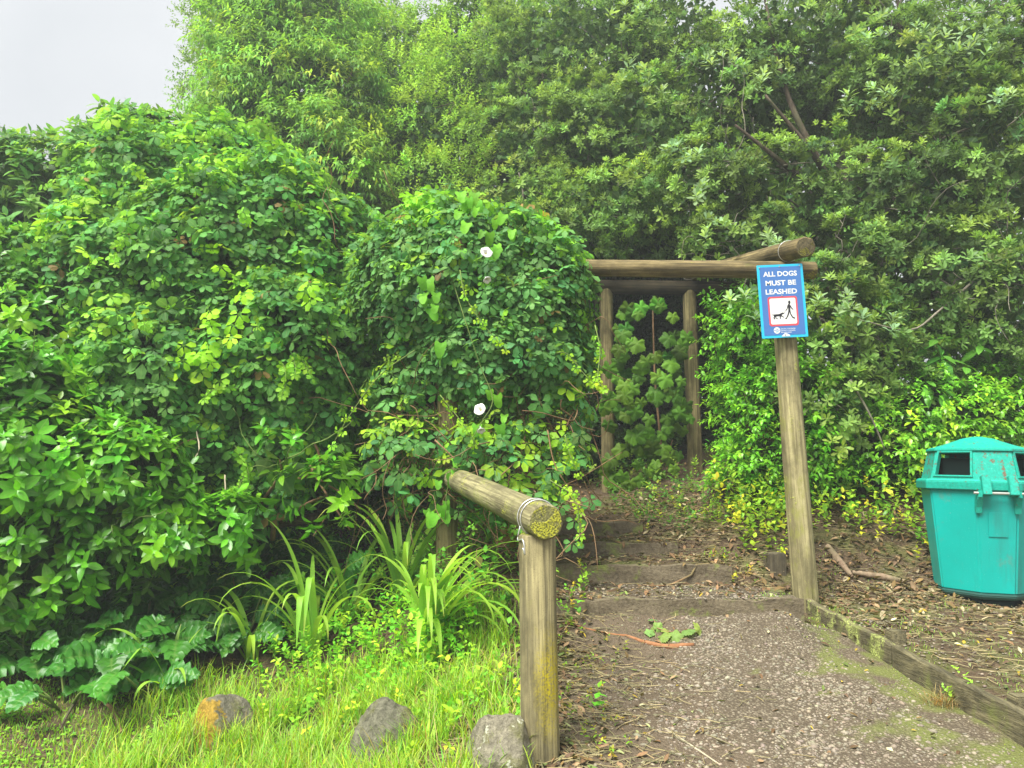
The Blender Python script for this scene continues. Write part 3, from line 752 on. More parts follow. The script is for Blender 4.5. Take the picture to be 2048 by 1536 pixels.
    bm = bmesh.new(); bmesh.ops.create_cube(bm, size=1, matrix=Matrix.Translation((0, -.02, -.045))@Matrix.Diagonal((.09, H*.80, .08, 1)))
    link('mounting_block', bm_mesh('mounting_block', bm, M_SIGNPOST), root)
sign()

# ------------------------------------------------------------------ edging boards and pegs
def slab_along(name, pts, thick, zt0, zt1, depth, mat, parent, label=None):
    """board following pts (x,y); top = ground + zt"""
    V, Q = [], []; n = len(pts)
    for i, (x, y) in enumerate(pts):
        t = np.array(pts[min(i+1, n-1)])-np.array(pts[max(i-1, 0)]); t = t/np.linalg.norm(t); nr = np.array([-t[1], t[0]])
        k = i/(n-1); base = float(G(x-.06, y)); top = base + zt0*(1-k)+zt1*k + .003*math.sin(9*i)
        for s_, z in ((0, base-depth), (0, top-.006), (.006, top), (thick-.006, top), (thick, top-.006), (thick, base-depth)):
            V.append((x-nr[0]*s_*SGN, y-nr[1]*s_*SGN, z))
    for i in range(n-1):
        for k in range(6): Q.append((6*i+k, 6*i+(k+1) % 6, 6*i+6+(k+1) % 6, 6*i+6+k))
    Q += [tuple(range(5, -1, -1)), tuple(range(6*n-6, 6*n))]
    me = bpy.data.meshes.new(name); me.from_pydata(V, [], Q); me.materials.append(mat)
    bm = bmesh.new(); bm.from_mesh(me); bmesh.ops.recalc_face_normals(bm, faces=bm.faces); bm.to_mesh(me); bm.free()
    return link(name, me, parent)
SGN = -1
edg = bpy.data.objects.new('path_edging', None); col.objects.link(edg)
tag(edg, 'dark mossy timber edging boards on edge with pegs, running from leaning post along the gravel', 'edging')
ys1 = np.linspace(5.06, 4.13, 12); ys2 = np.linspace(4.12, 1.6, 26)
b1o = slab_along('edge_board', [(float(board_x(y)), y) for y in ys1], .042, .075, .115, .12, M_BOARDM, edg)
b2o = slab_along('edge_board', [(float(board_x(y))+.003, y) for y in ys2], .045, .118, .165, .12, M_BOARD, edg)
def peg(px, py, w_, h, d=.05, ang=0):
    g = ground_at(px, py); bm = bmesh.new()
    bmesh.ops.create_cube(bm, size=1, matrix=Matrix.Translation((g[0], g[1], g[2]+h/2-.08))@Matrix.Rotation(ang, 4, 'Z')@Matrix.Diagonal((w_, d, h+.16, 1)))
    bmesh.ops.bevel(bm, geom=bm.edges[:], offset=.006, segments=2, affect='EDGES')
    return bm
for y_, h in ((4.22, .07), (3.42, .05)):
    bx_ = float(board_x(y_))+.045; bm = bmesh.new()
    bmesh.ops.create_cube(bm, size=1, matrix=Matrix.Translation((bx_+.042, y_, float(G(bx_+.09, y_))-.08+h/2))@Matrix.Diagonal((.085, .07, .16+h, 1)))
    bmesh.ops.bevel(bm, geom=bm.edges[:], offset=.007, segments=2, affect='EDGES')
    link('peg', bm_mesh('peg', bm, M_BOARD), edg)
g = ground_at(1550, 1143); bm = peg(1550, 1143, .125, .12, .1, .1)
tag(link('timber_stub', bm_mesh('timber_stub', bm, M_STEP)), 'short square timber stub sticking out of leaf litter beside the steps', 'timber stub')

# ------------------------------------------------------------------ rocks
def rock(name, px, py, wpx, hpx, mat, seed, label, cuts, rot=0):
    g = ground_at(px, py); sc = wpx/F*g[1]/2; sz = hpx/F*g[1]
    bm = bmesh.new(); bmesh.ops.create_icosphere(bm, subdivisions=5, radius=1); r = random.Random(seed)
    for v in bm.verts:
        c = v.co.copy()
        for nrm, d in cuts:
            nv = Vector(nrm).normalized(); k = c.dot(nv)-d
            if k > 0: c -= nv*k*.95
        c *= 1 + .10*float(lump(c.x*1.1, c.y*1.1, c.z*.7, 1, seed)) + .035*float(lump(c.x*4, c.y*4, c.z*2.5, 1, seed+3)) + .014*float(lump(c.x*9, c.y*9, c.z*5, 1, seed+5)) + .008*float(lump(c.x*23, c.y*21, c.z*13, 1, seed+8))
        v.co = Vector((c.x*sc, c.y*sc*.85, c.z*sz*.78))
    bmesh.ops.rotate(bm, cent=(0, 0, 0), matrix=Matrix.Rotation(rot, 3, 'Z'), verts=bm.verts)
    o = link(name, bm_mesh(name, bm, mat, True)); o.location = (g[0], g[1], g[2]+sz*.01); tag(o, label, 'rock', None); return o
rock('rock', 445, 1478, 125, 108, rock_mat('rock_orange_lichen', (.17, .158, .115), (.4, .4, .34), .14, .255, (.38, .25, .04), (-.12, -.12, .10)), 1,
     'grey rock with a large orange lichen patch, in long grass', [((.5, -.3, .7), .72), ((-.6, -.5, .4), .8), ((.8, -.2, -.1), .85)])
rock('rock', 775, 1508, 138, 128, rock_mat('rock_smooth_grey', (.165, .16, .11), (.36, .36, .32), .05), 2,
     'smooth rounded grey-green rock between two others in the grass', [((-.5, -.6, .5), .82), ((.4, -.3, .8), .85)])
rock('rock', 1000, 1550, 175, 150, rock_mat('rock_pale_top', (.23, .21, .15), (.45, .46, .35), .5), 3,
     'blocky pale-topped rock with dark face, leaning against the fence post', [((.1, -.55, .75), .62), ((.05, -1, -.1), .62), ((-.8, -.3, .5), .62), ((.9, -.2, .25), .66), ((0, 0, 1), .86)])

# ------------------------------------------------------------------ litter bin
def bin_():
    paint, n, b, o = mat_new('bin_paint'); v = coords(n, 'Object')
    f = noise(n, v, 5, 5, .7); sp_ = noise(n, v, 130, 2); g_ = noise(n, v, 2.2, 3); sc_ = noise(n, coords(n, 'Object', (40, 40, 5)), 1, 4)
    c = ramp(n, g_, [(.3, (.0, .34, .29)), (.7, (.0, .40, .35))])
    c = mixc(n, mixv(n, step_fac(n, sp_, .71, .75), .55), c, (.4, .6, .55))
    gr = noise(n, coords(n, 'Object', (9, 9, 1.2)), 1, 5, .7); c = mixc(n, mixv(n, step_fac(n, gr, .5, .72), .6), c, (.03, .2, .17)); c = mixc(n, mixv(n, step_fac(n, f, .6, .68), .35), c, (.16, .2, .14))
    c = mixc(n, mixv(n, step_fac(n, sc_, .66, .8), .35), c, (.12, .42, .36))
    n.links.new(c, b.inputs['Base Color']); b.inputs['Roughness'].default_value = .42; bump(n, g_, .1, .01, b)
    hood, n, b, o = mat_new('bin_hood_paint'); v = coords(n, 'Object')
    f = noise(n, v, 14, 6, .75); g_ = noise(n, v, 3, 3); h = noise(n, v, 60, 4, .7)
    c = ramp(n, h, [(.3, (.0, .25, .18)), (.65, (.0, .38, .28))]); c = mixc(n, step_fac(n, f, .60, .64), c, (.11, .08, .05)); c = mixc(n, mixv(n, step_fac(n, h, .68, .74), .5), c, (.3, .5, .4))
    n.links.new(c, b.inputs['Base Color']); b.inputs['Roughness'].default_value = .6; bump(n, h, .3, .004, b)
    rusty, n, b, o = mat_new('bin_rusty_panel'); v = coords(n, 'Object'); f = noise(n, v, 22, 6, .75); h = noise(n, v, 60, 4, .7)
    c = ramp(n, h, [(.3, (.0, .25, .18)), (.65, (.0, .36, .27))]); c = mixc(n, step_fac(n, f, .545, .575), c, (.13, .09, .05)); c = mixc(n, mixv(n, step_fac(n, h, .62, .7), .5), c, (.3, .45, .36)); n.links.new(c, b.inputs['Base Color']); b.inputs['Roughness'].default_value = .65
    band = plain('bin_base_grey', (.03, .12, .10), .7); dark = plain('bin_inside', (.006, .014, .012), .95, 0, .1); steel = plain('bin_pin', (.6, .6, .56), .35, .7)
    g = ground_at(1968, 1188)-np.array([0, 0, .03])
    root = thing('litter_bin', g, 'teal green octagonal litter bin with domed hood and square openings', 'litter bin')
    root.rotation_euler = (math.radians(-1), math.radians(1.0), math.radians(-14)); root.scale = (.88, .88, .88)
    A0 = math.radians(-135)
    def octa(z, ap, ch=.9):              # apothem of wide faces; ch = corner face apothem ratio
        # wide faces at A0+90k, corner faces at +45; vertices where they meet
        v = []
        for k in range(8):
            a1 = A0+math.radians(45*k); a2 = A0+math.radians(45*(k+1)); d1 = ap*(1 if k % 2 == 0 else 1.0/ch*.935); d2 = ap*(1 if (k+1) % 2 == 0 else 1.0/ch*.935)
            det = math.cos(a1)*math.sin(a2)-math.sin(a1)*math.cos(a2)
            v.append(((d1*math.sin(a2)-d2*math.sin(a1))/det, (d2*math.cos(a1)-d1*math.cos(a2))/det, z))
        return v
    def loft(name, levels, mat, caps=(True, True), bev=.006, skip=()):
        bm = bmesh.new(); R_ = [[bm.verts.new(p) for p in octa(z, a)] for z, a in levels]
        for A, B in zip(R_, R_[1:]):
            for k in range(8):
                if (k+1) % 8 in skip: continue      # face between vertex k and k+1 belongs to normal k+1
                bm.faces.new((A[k], A[(k+1) % 8], B[(k+1) % 8], B[k]))
        if caps[0]: bm.faces.new(R_[0][::-1])
        if caps[1]: bm.faces.new(R_[-1])
        bmesh.ops.delete(bm, geom=[v for v in bm.verts if not v.link_faces], context='VERTS')
        if bev: bmesh.ops.bevel(bm, geom=[e for e in bm.edges if len(e.link_faces) == 2], offset=bev, segments=2, affect='EDGES')
        return link(name, bm_mesh(name, bm, mat), root)
    loft('foot', [(-.05, .26), (.035, .27)], dark); loft('base_band', [(.03, .275), (.055, .297), (.075, .298)], band)
    loft('body', [(.07, .296), (.80, .358), (.815, .354)], paint, bev=.012)
    loft('collar', [(.80, .385), (.86, .388), (.875, .372), (.876, .33)], hood, bev=.005)
    loft('shade_shell', [(.70, .25), (1.03, .262)], dark, (True, False), 0)  # added near-black shell stands in for shade inside the hood openings
    hb, ht, ab, at_ = .872, 1.085, .352, .305
    for kk in (1, 3, 5, 7): loft('hood_corner', [(hb, ab), (ht, at_)], rusty, (False, False), 0, tuple(q for q in range(8) if q != kk))
    loft('roof', [(ht-.004, at_+.014), (ht+.014, at_+.012), (ht+.052, .205), (ht+.098, .095), (ht+.112, .03)], hood, bev=.004)
    lo, hi = octa(hb, ab), octa(ht, at_)
    for k in (7, 1, 3, 5):
        A, B, C_, D = (Vector(p) for p in (lo[k], lo[(k+1) % 8], hi[(k+1) % 8], hi[k]))
        def q(u, v): return (A*(1-u)+B*u)*(1-v) + (D*(1-u)+C_*u)*v
        nrm = (B-A).cross(D-A).normalized(); nrm = nrm if nrm.dot((A+B)/2-Vector((0, 0, hb))) > 0 else -nrm
        u0, u1, v0, v1 = .10, .90, .14, .93
        bm = bmesh.new()
        o4 = [bm.verts.new(q(*p)) for p in ((0, 0), (1, 0), (1, 1), (0, 1))]; i4 = [bm.verts.new(q(*p)) for p in ((u0, v0), (u1, v0), (u1, v1), (u0, v1))]
        j4 = [bm.verts.new(q(*p)-nrm*.03) for p in ((u0, v0), (u1, v0), (u1, v1), (u0, v1))]
        for z in range(4):
            bm.faces.new((o4[z], o4[(z+1) % 4], i4[(z+1) % 4], i4[z])); bm.faces.new((i4[z], i4[(z+1) % 4], j4[(z+1) % 4], j4[z]))
        pn = link('hood_panel', bm_mesh('hood_panel', bm, hood), root)
        bm = bmesh.new(); e = .045
        ring = [[bm.verts.new(q(*p)+nrm*d) for p in pp] for pp, d in ((((u0-e, v0-e), (u1+e, v0-e), (u1+e, v1+e), (u0-e, v1+e)), -.001), (((u0-e, v0-e), (u1+e, v0-e), (u1+e, v1+e), (u0-e, v1+e)), .010), (((u0+.005, v0+.005), (u1-.005, v0+.005), (u1-.005, v1-.005), (u0+.005, v1-.005)), .010), (((u0+.005, v0+.005), (u1-.005, v0+.005), (u1-.005, v1-.005), (u0+.005, v1-.005)), -.012))]
        for r1_, r2_ in zip(ring, ring[1:]):
            for z in range(4): bm.faces.new((r1_[z], r1_[(z+1) % 4], r2_[(z+1) % 4], r2_[z]))
        link('opening_frame', bm_mesh('opening_frame', bm, hood), pn)
    def box(name, c, sz, mat, rx=0, rz=0, bev=.004):
        bm = bmesh.new(); bmesh.ops.create_cube(bm, size=1, matrix=Matrix.Translation(c)@Matrix.Rotation(rz, 4, 'Z')@Matrix.Rotation(rx, 4, 'X')@Matrix.Diagonal((*sz, 1)))
        bmesh.ops.bevel(bm, geom=bm.edges[:], offset=bev, segments=2, affect='EDGES'); return link(name, bm_mesh(name, bm, mat), root)
    fy = -.385
    for sx in (-.085, .085):
        box('latch_strap', (sx, fy-.032, .835), (.055, .055, .14), hood, math.radians(-14))
        box('latch_bracket', (sx*1.45, fy-.002, .775), (.03, .085, .05), hood)
        bm = bmesh.new(); prof = [(0, .78), (-.055, .775), (-.05, .74), (-.02, .68), (-.012, .64), (.03, .66), (.035, .78)]
        for x in (-.012, .012): [bm.verts.new((sx*1.45+1.6*x, fy+.02+yy, zz)) for yy, zz in prof]
        bm.verts.ensure_lookup_table(); n_ = len(prof); bm.faces.new(bm.verts[:n_]); bm.faces.new(bm.verts[n_:][::-1])
        for i in range(n_): bm.faces.new((bm.verts[i], bm.verts[(i+1) % n_], bm.verts[n_+(i+1) % n_], bm.verts[n_+i]))
        link('latch_gusset', bm_mesh('latch_gusset', bm, hood), root)
    bm = bmesh.new(); bmesh.ops.create_cone(bm, cap_ends=True, segments=14, radius1=.009, radius2=.009, depth=.33, matrix=Matrix.Translation((0, fy-.035, .782))@Matrix.Rotation(math.pi/2, 4, 'Y'))
    link('latch_pin', bm_mesh('latch_pin', bm, steel), root)
    # faint raised label plate on the front corner face
    me = bpy.data.meshes.new('label_plate'); bm = bmesh.new(); bmesh.ops.create_cube(bm, size=1, matrix=Matrix.Translation((.0, -.3545, .56))@Matrix.Rotation(math.radians(5), 4, 'X')@Matrix.Diagonal((.12, .004, .17, 1)))
    link('label_plate', bm_mesh('label_plate', bm, paint), root)
bin_()

# ================================================================== vegetation
def base_of(px, Y): x = P(px, 900, Y)[0]; return np.array([x, Y, float(surf(x, Y))])
def browned(cc, k):
    y = rng.random(len(cc)) < k; cc[y] = np.array((.3, .2, .07))*np.exp(rng.normal(0, .3, (y.sum(), 1))); return cc
def vine_leaves(lv, E, n, c, s, inner, keep_in, seed, back=-.25, c2=None, p2=0, rough=.24, low=.12):
    p, nn = shell(E, n, inner, keep_in, seed, back, rough); ok = above(p, low); p, nn = p[ok], nn[ok]; m = len(p)
    lmp = lump(p[:, 0], p[:, 1], p[:, 2], 2.1, seed)[:, None]
    cc = jit(c, m, .2, .12)*np.exp(.22*lmp)
    if c2 is not None:
        y = (rng.random(m) < p2*np.exp(2.2*lmp[:, 0])*(1+7*sstep(.35, .9, nn[:, 2]))); cc[y] = jit(c2, y.sum(), .15, .1)
    cc = browned(cc, .012)
    Z = nn*.95 + UP*.85 + .42*rdir(m)
    Yd = -UP*.6 + nn*.35 + .75*rdir(m)
    lv.add(p, Yd, Z, s*np.clip(np.exp(rng.normal(0, .26, m)), .5, 1.5), cc, rng.integers(0, 20, m))
    return p, nn
def tangle(E, n, r=.004, lo=.5, hi=1.0, seed=0, droop=.5, L_=(.3, 1.0)):
    parts = []; rr = np.random.default_rng(seed)
    for i in range(n):
        c, rad = E[rr.integers(len(E))]; d = norm(rr.normal(size=3)); p = c + d*rad*rr.uniform(lo, hi)
        h = norm(rr.normal(size=3)+np.array([0, -.2, -droop])); pts = [p]; ln = rr.uniform(*L_)
        for k in range(6):
            h = norm(h + rr.normal(0, .42, 3) + np.array([0, 0, -.12*droop])); p = p + h*ln/6; pts.append(p)
        pts = np.array(pts); pts[:, 2] = np.maximum(pts[:, 2], G(pts[:, 0], pts[:, 1])+.02)
        parts.append(tube(curve(pts, 12), np.linspace(r*rr.uniform(.6, 1.5), r*.5, 12), 4))
    return merge(parts)
def pxcurve(pts, n=14): return curve([P(*p) for p in pts], n)

# ---- left vine mound
EV = ell([(335, 430, 6.7, 190, 175, .8), (480, 540, 6.3, 220, 230, .9), (250, 600, 6.1, 230, 190, .8), (560, 720, 5.9, 170, 210, .7), (340, 800, 5.75, 210, 190, .7),
          (640, 600, 6.3, 95, 210, .7), (420, 330, 7.1, 120, 80, .6), (150, 620, 6.3, 160, 140, .7), (520, 880, 5.85, 150, 120, .5), (640, 820, 5.9, 80, 120, .45), (730, 560, 6.3, 70, 90, .5), (690, 480, 6.5, 60, 90, .5), (560, 420, 6.8, 110, 110, .6), (300, 900, 5.7, 190, 90, .4), (430, 985, 5.65, 170, 55, .3), (740, 700, 6.0, 60, 130, .4)])
lv = Leaves(); AK = (.062, .185, .046); AK2 = (.20, .40, .03)
vine_leaves(lv, EV, 7600, AK, .96, .86, .80, 1, c2=(.17, .36, .035), p2=.06)
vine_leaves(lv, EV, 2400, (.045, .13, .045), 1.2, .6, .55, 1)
pN = np.array([P(px+random.gauss(0, 32), py+random.gauss(0, 20), 5.12+random.gauss(0, .04)) for px, py in [(430, 640), (470, 620), (395, 700), (345, 730), (380, 740), (420, 715), (600, 580)] for _ in range(3)])
m = len(pN); lv.add(pN, -UP*.9+.4*rdir(m)+np.array([0, -.3, 0]), np.array([0, -.8, .7])+.3*rdir(m), rng.uniform(.9, 1.2, m), jit((.18, .38, .02), m, .15, .08), rng.integers(0, 9, m))
runs = []
rp, rn = shell(EV, 46, .95, .9, 2, .1, .24)
for a_, n0 in zip(rp, rn):
    h = norm(n0*.8+UP*.5+.6*rdir(1)[0]); pts = [a_]
    for k in range(5): h = norm(h + .3*rdir(1)[0] - UP*.28); pts.append(pts[-1]+h*.07)
    pts = curve(pts, 10); runs.append(tube(pts, np.linspace(.003, .0015, 10), 4)); q = pts[3:]
    lv.add(q, -UP+.7*rdir(7), n0+UP*.6+.4*rdir(7), rng.uniform(.45, .8, 7), jit((.14, .32, .035), 7, .15), rng.integers(0, 9, 7))
vb = base_of(430, 6.3)
stv = [('stem_tangle', *merge(runs), M_STEMG), ('stem', *tube(pxcurve([(640, 960, 5.7), (600, 900, 5.6), (660, 1000, 5.4), (700, 1060, 5.3)]), np.linspace(.012, .006, 14), 6), M_STEM),
       ('stem', *tube(pxcurve([(545, 1170-90, 5.6), (560, 980, 5.5), (640, 930, 5.5), (600, 830, 5.5)]), np.linspace(.02, .008, 14), 6), M_STEM),
       ('bare_stem', *tube(pxcurve([(450, 950, 5.2), (445, 1000, 5.15), (385, 1060, 5.1), (398, 1120, 5.1)]), np.linspace(.005, .006, 14), 6), M_PALE),
       ('bare_stem', *tube(pxcurve([(340, 900, 5.1), (345, 925, 5.1), (375, 930, 5.1), (398, 900, 5.1), (392, 860, 5.2)]), np.linspace(.006, .005, 14), 6), M_PALE),
       ('bare_stem', *tube(pxcurve([(85, 900, 5.0), (95, 860, 5.0), (145, 838, 5.1)]), np.linspace(.006, .005, 14), 6), M_STEM),
       ('stem_tangle', *tangle(EV, 70, .0045, .6, .98, 3, .6), M_STEM)]
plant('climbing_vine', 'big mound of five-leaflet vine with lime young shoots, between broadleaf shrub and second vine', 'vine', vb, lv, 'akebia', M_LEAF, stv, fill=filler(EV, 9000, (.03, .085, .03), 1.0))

# ---- vine over the pergola's hidden post
EC = ell([(950, 560, 5.45, 205, 160, .5), (1060, 610, 5.35, 108, 125, .42), (840, 580, 5.7, 130, 120, .5), (1010, 705, 5.3, 160, 95, .36), (900, 480, 5.7, 130, 80, .4), (1100, 700, 5.35, 68, 105, .3)])
EC2 = ell([(1000, 930, 5.2, 150, 100, .28), (850, 780, 5.5, 110, 130, .3), (830, 920, 5.3, 110, 90, .25), (1090, 830, 5.3, 90, 130, .28), (1050, 1010, 5.1, 80, 60, .2)])
lv = Leaves()
vine_leaves(lv, EC, 3600, (.07, .185, .07), .76, .84, .80, 5, c2=(.14, .34, .03), p2=.05)
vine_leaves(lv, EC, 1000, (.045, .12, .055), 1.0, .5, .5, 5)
vine_leaves(lv, EC2, 480, (.06, .17, .06), 1.0, .7, .7, 6, c2=(.18, .34, .03), p2=.10, low=.05)
vine_leaves(lv, EC2, 160, (.16, .3, .04), .55, .6, .6, 8, low=.05)
# trailing shoots with small yellow-green leaves
SH = [[(1085, 720, 5.0), (1130, 705, 4.95), (1170, 750, 4.9), (1200, 775, 4.9)], [(1190, 650, 5.0), (1200, 700, 4.95), (1196, 760, 4.9), (1215, 780, 4.88)],
      [(830, 700, 5.0), (760, 750, 4.95), (700, 830, 4.9), (665, 890, 4.9)], [(920, 540, 4.85), (930, 590, 4.82), (960, 640, 4.8), (1010, 700, 4.82)],
      [(1130, 870, 4.9), (1140, 910, 4.85), (1155, 945, 4.85)], [(1100, 960, 4.9), (1150, 1000, 4.85), (1160, 1080, 4.8)], [(880, 790, 4.85), (920, 840, 4.82), (960, 900, 4.85)]]
stc = []
for k, q in enumerate(SH):
    pts = pxcurve(q, 14); stc.append(('shoot', *tube(pts, np.linspace(.004, .002, 14), 5), M_STEMG))
    pp = pts[2:] + rng.normal(0, .012, (12, 3)); lv.add(pp, -UP+.6*rdir(12), np.array([0, -.8, .6])+.4*rdir(12), rng.uniform(.3, .55, 12), jit((.2, .38, .03), 12), rng.integers(0, 9, 12))
for q in [(1135, 880), (1150, 920), (1160, 870), (1130, 930), (1150, 1040), (1090, 1075), (1145, 1085), (1120, 1010), (1180, 1000)]:
    lv.add(P(*q, 4.9)[None], np.array([[.2, -.2, -.8]]), np.array([[0, -.9, .5]]), 1.0, jit((.06, .19, .07), 1), 1)
stc += [('stem_tangle', *tangle(EC2, 230, .0042, .3, 1.0, 4, .9, (.3, .9)), M_STEM), ('stem_tangle', *tangle(EC, 40, .004, .6, 1, 5, .8), M_STEM),
        ('trailing_stem', *tube(pxcurve([(870, 880, 5.0), (920, 930, 4.95), (960, 985, 4.9), (985, 1010, 4.9)]), np.linspace(.006, .004, 14), 5), M_STEM),
        ('trailing_stem', *tube(pxcurve([(1095, 860, 5.0), (1110, 930, 4.95), (1150, 1000, 4.9), (1165, 1075, 4.8)]), np.linspace(.005, .003, 14), 5), M_STEM)]
plant('climbing_vine', 'dark five-leaflet vine with brown tangled stems, draped over the left end of the pergola beam', 'vine', base_of(960, 5.35), lv, 'akebia', M_LEAF, stc,
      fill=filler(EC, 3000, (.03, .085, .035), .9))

# ---- bindweed with white trumpet flowers
lv = Leaves(); bpts = [(930, 430), (965, 470), (880, 500), (985, 520), (940, 515), (860, 560), (870, 590), (915, 450), (1000, 500), (870, 620), (840, 600), (940, 390), (965, 410), (880, 700), (990, 800), (1005, 850), (890, 960), (900, 1010), (860, 1030), (880, 1040), (940, 860), (1000, 440), (1025, 470), (910, 930)]
for q in bpts:
    n_ = 2; lv.add(P(*q, 4.93)[None]+rng.normal(0, .03, (n_, 3)), np.array([[0, -.2, -1]])+.45*rdir(n_), np.array([[0, -1, .45]])+.35*rdir(n_), rng.uniform(.65, 1.1, n_), jit((.09, .26, .03), n_, .18), rng.integers(0, 5, n_))
bb = base_of(960, 5.0)
def flower(c, face, r=.036):
    n_ = 20; V, T = [], []; rings_ = [(.0, .0), (.12, .012), (.22, .030), (.5, .044), (1.0, .050), (1.08, .046)]
    for q, (k, z) in enumerate(rings_):
        for i in range(n_):
            a = 2*math.pi*i/n_; w_ = 1+.04*math.cos(5*a)*(k > .4); V.append((math.cos(a)*r*k*w_, math.sin(a)*r*k*w_, z+.003*math.cos(5*a)*(k > .8)))
    for q in range(len(rings_)-1):
        for i in range(n_):
            j = (i+1) % n_; a = q*n_; T += [(a+i, a+j, a+n_+j), (a+i, a+n_+j, a+n_+i)]
    R_ = np.array(Vector(face).to_track_quat('Z', 'Y').to_matrix()); return np.array(V)@R_.T + c, np.array(T)
M_PETAL = plain('petal_white', (.7, .7, .65), .5); M_CORE = plain('flower_throat', (.45, .45, .1), .6)
bst = []
for (q, f_, r_) in (((969, 513), (.35, -1, .4), .037), ((970, 553), (.3, -.6, -.6), .024), ((965, 824), (-.4, -1, .35), .036), ((960, 851), (.2, -.7, -.8), .024)):
    c = P(*q, 4.86); bst.append(('flower', *flower(c, f_, r_), M_PETAL))
    if r_ > .03:
        fd = norm(np.array(f_)); V, T = tube(np.array([c+fd*.012, c+fd*.034]), [.004, .003], 6); bst.append(('stamen', V, T, M_CORE))
bst.append(('stem', *tube(pxcurve([(905, 560, 4.95), (930, 640, 4.9), (960, 730, 4.9), (985, 800, 4.9), (960, 850, 4.9), (900, 960, 4.95), (890, 1040, 4.95)], 40), .003, 5), M_STEMG))
plant('bindweed', 'bindweed with white trumpet flowers and heart-shaped bright leaves, climbing through the vine', 'bindweed', bb, lv, 'heart', M_LEAF, bst)

# ---- broadleaf shrubs on the left
EB = ell([(40, 720, 5.5, 105, 150, .4), (60, 910, 5.0, 165, 110, .45), (215, 950, 5.05, 125, 75, .35), (15, 590, 5.8, 75, 110, .4), (60, 1060, 5.0, 130, 90, .35), (300, 1010, 5.05, 80, 45, .25), (330, 1085, 5.1, 85, 40, .2), (450, 1060, 5.15, 75, 36, .18), (10, 810, 5.0, 110, 100, .35), (50, 1150, 4.9, 110, 80, .3), (190, 1100, 5.1, 110, 60, .25), (560, 930, 5.1, 40, 36, .12), (660, 985, 5.1, 45, 30, .12)])
lv = Leaves(); clumpy(lv, EB, 360, .15, 4, fn_big, (.055, .19, .014), .2, 11, .7, .5, (.11, .27, .02), .28, keep_in=.65, s=.72)
bsb = base_of(340, 6.0); bsb = ground_at(340, 1150)
bss = [('trunk', *tube(pxcurve([(345, 1150, bsb[1]), (340, 1095, 5.9), (420, 1085, 5.9), (540, 1050, 5.9), (640, 1035, 6.0)], 18), np.linspace(.055, .04, 18), 9, .05), M_BARK),
       ('branch', *tube(pxcurve([(340, 1100, 5.9), (318, 1060, 5.8), (300, 1020, 5.6), (220, 980, 5.4), (110, 930, 5.2)], 14), np.linspace(.045, .012, 14), 8, .05), M_BARK),
       ('branch', *tube(pxcurve([(340, 1095, 5.9), (250, 1000, 5.7), (150, 860, 5.6), (70, 720, 5.4), (40, 600, 5.6)], 18), np.linspace(.04, .01, 18), 8, .05), M_BARK),
       ('branch', *tube(pxcurve([(480, 1065, 5.9), (520, 1010, 5.6), (560, 950, 5.2), (560, 920, 5.1)], 14), np.linspace(.02, .006, 14), 6), M_STEM),
       ('branch', *tube(pxcurve([(560, 1045, 5.9), (610, 1010, 5.5), (655, 990, 5.1)], 14), np.linspace(.02, .005, 14), 6), M_STEM),
       ('branch', *tube(pxcurve([(620, 930, 5.4), (640, 960, 5.2), (690, 990, 5.1), (720, 1020, 5.1)], 14), np.linspace(.010, .005, 14), 6), M_STEM),
       ('twig', *tangle(EB, 60, .004, .3, .9, 9, .0, (.2, .6)), M_STEMG)]
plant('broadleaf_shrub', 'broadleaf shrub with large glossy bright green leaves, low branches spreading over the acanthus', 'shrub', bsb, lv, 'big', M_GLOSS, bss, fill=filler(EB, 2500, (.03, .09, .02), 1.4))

EU = ell([(140, 420, 7.6, 190, 130, .7), (60, 500, 7.2, 120, 120, .6), (300, 330, 7.9, 130, 75, .6), (20, 400, 8.0, 80, 60, .5)])
lv = Leaves(); clumpy(lv, EU, 330, .2, 3, fn_big, (.055, .15, .045), .2, 12, .7, .9, (.12, .25, .06), .2, keep_in=.6, s=.85)
tips = [(90, 285), (130, 262), (165, 262), (250, 250), (240, 240), (215, 262), (300, 240), (330, 215), (60, 300), (190, 275), (360, 230)]
pt_ = np.array([P(x, y+random.uniform(0, 25), 7.7) for x, y in tips]); fn_big(lv, pt_, norm(UP+.2*rdir(len(tips))), jit((.09, .2, .05), len(tips)), rng.uniform(.6, .9, len(tips)))
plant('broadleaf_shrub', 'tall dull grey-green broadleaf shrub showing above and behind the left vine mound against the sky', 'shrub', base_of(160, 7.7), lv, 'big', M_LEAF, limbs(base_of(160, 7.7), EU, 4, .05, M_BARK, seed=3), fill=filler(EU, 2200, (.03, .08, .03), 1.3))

# ---- trees
def tree(name, label, blobs, kind, fn, c, n_clump, rc, per, base, r0, bark, mat=M_LEAF, n_fill=5000, cfill=(.025, .07, .02), group=None, n_part=300, s=1.0, sf=1.0, top=None, c2=None, p2=0, per_l=2, rough=.16, seed=0, up=.75, inner=.5, extra=(), keep_in=.6, cv=.24):
    E = ell(blobs); lv = Leaves(); clumpy(lv, E, n_clump, rc, per, fn, c, cv, seed, inner, up, c2, p2, s=s, rough=rough, keep_in=keep_in)
    for f in extra: f(lv)
    return plant(name, label, 'tree', base, lv, kind, mat, limbs(base, E, 1, r0, bark, top, seed, per=per_l), fill=filler(E, n_fill, cfill, sf), n_part=n_part, group=group)

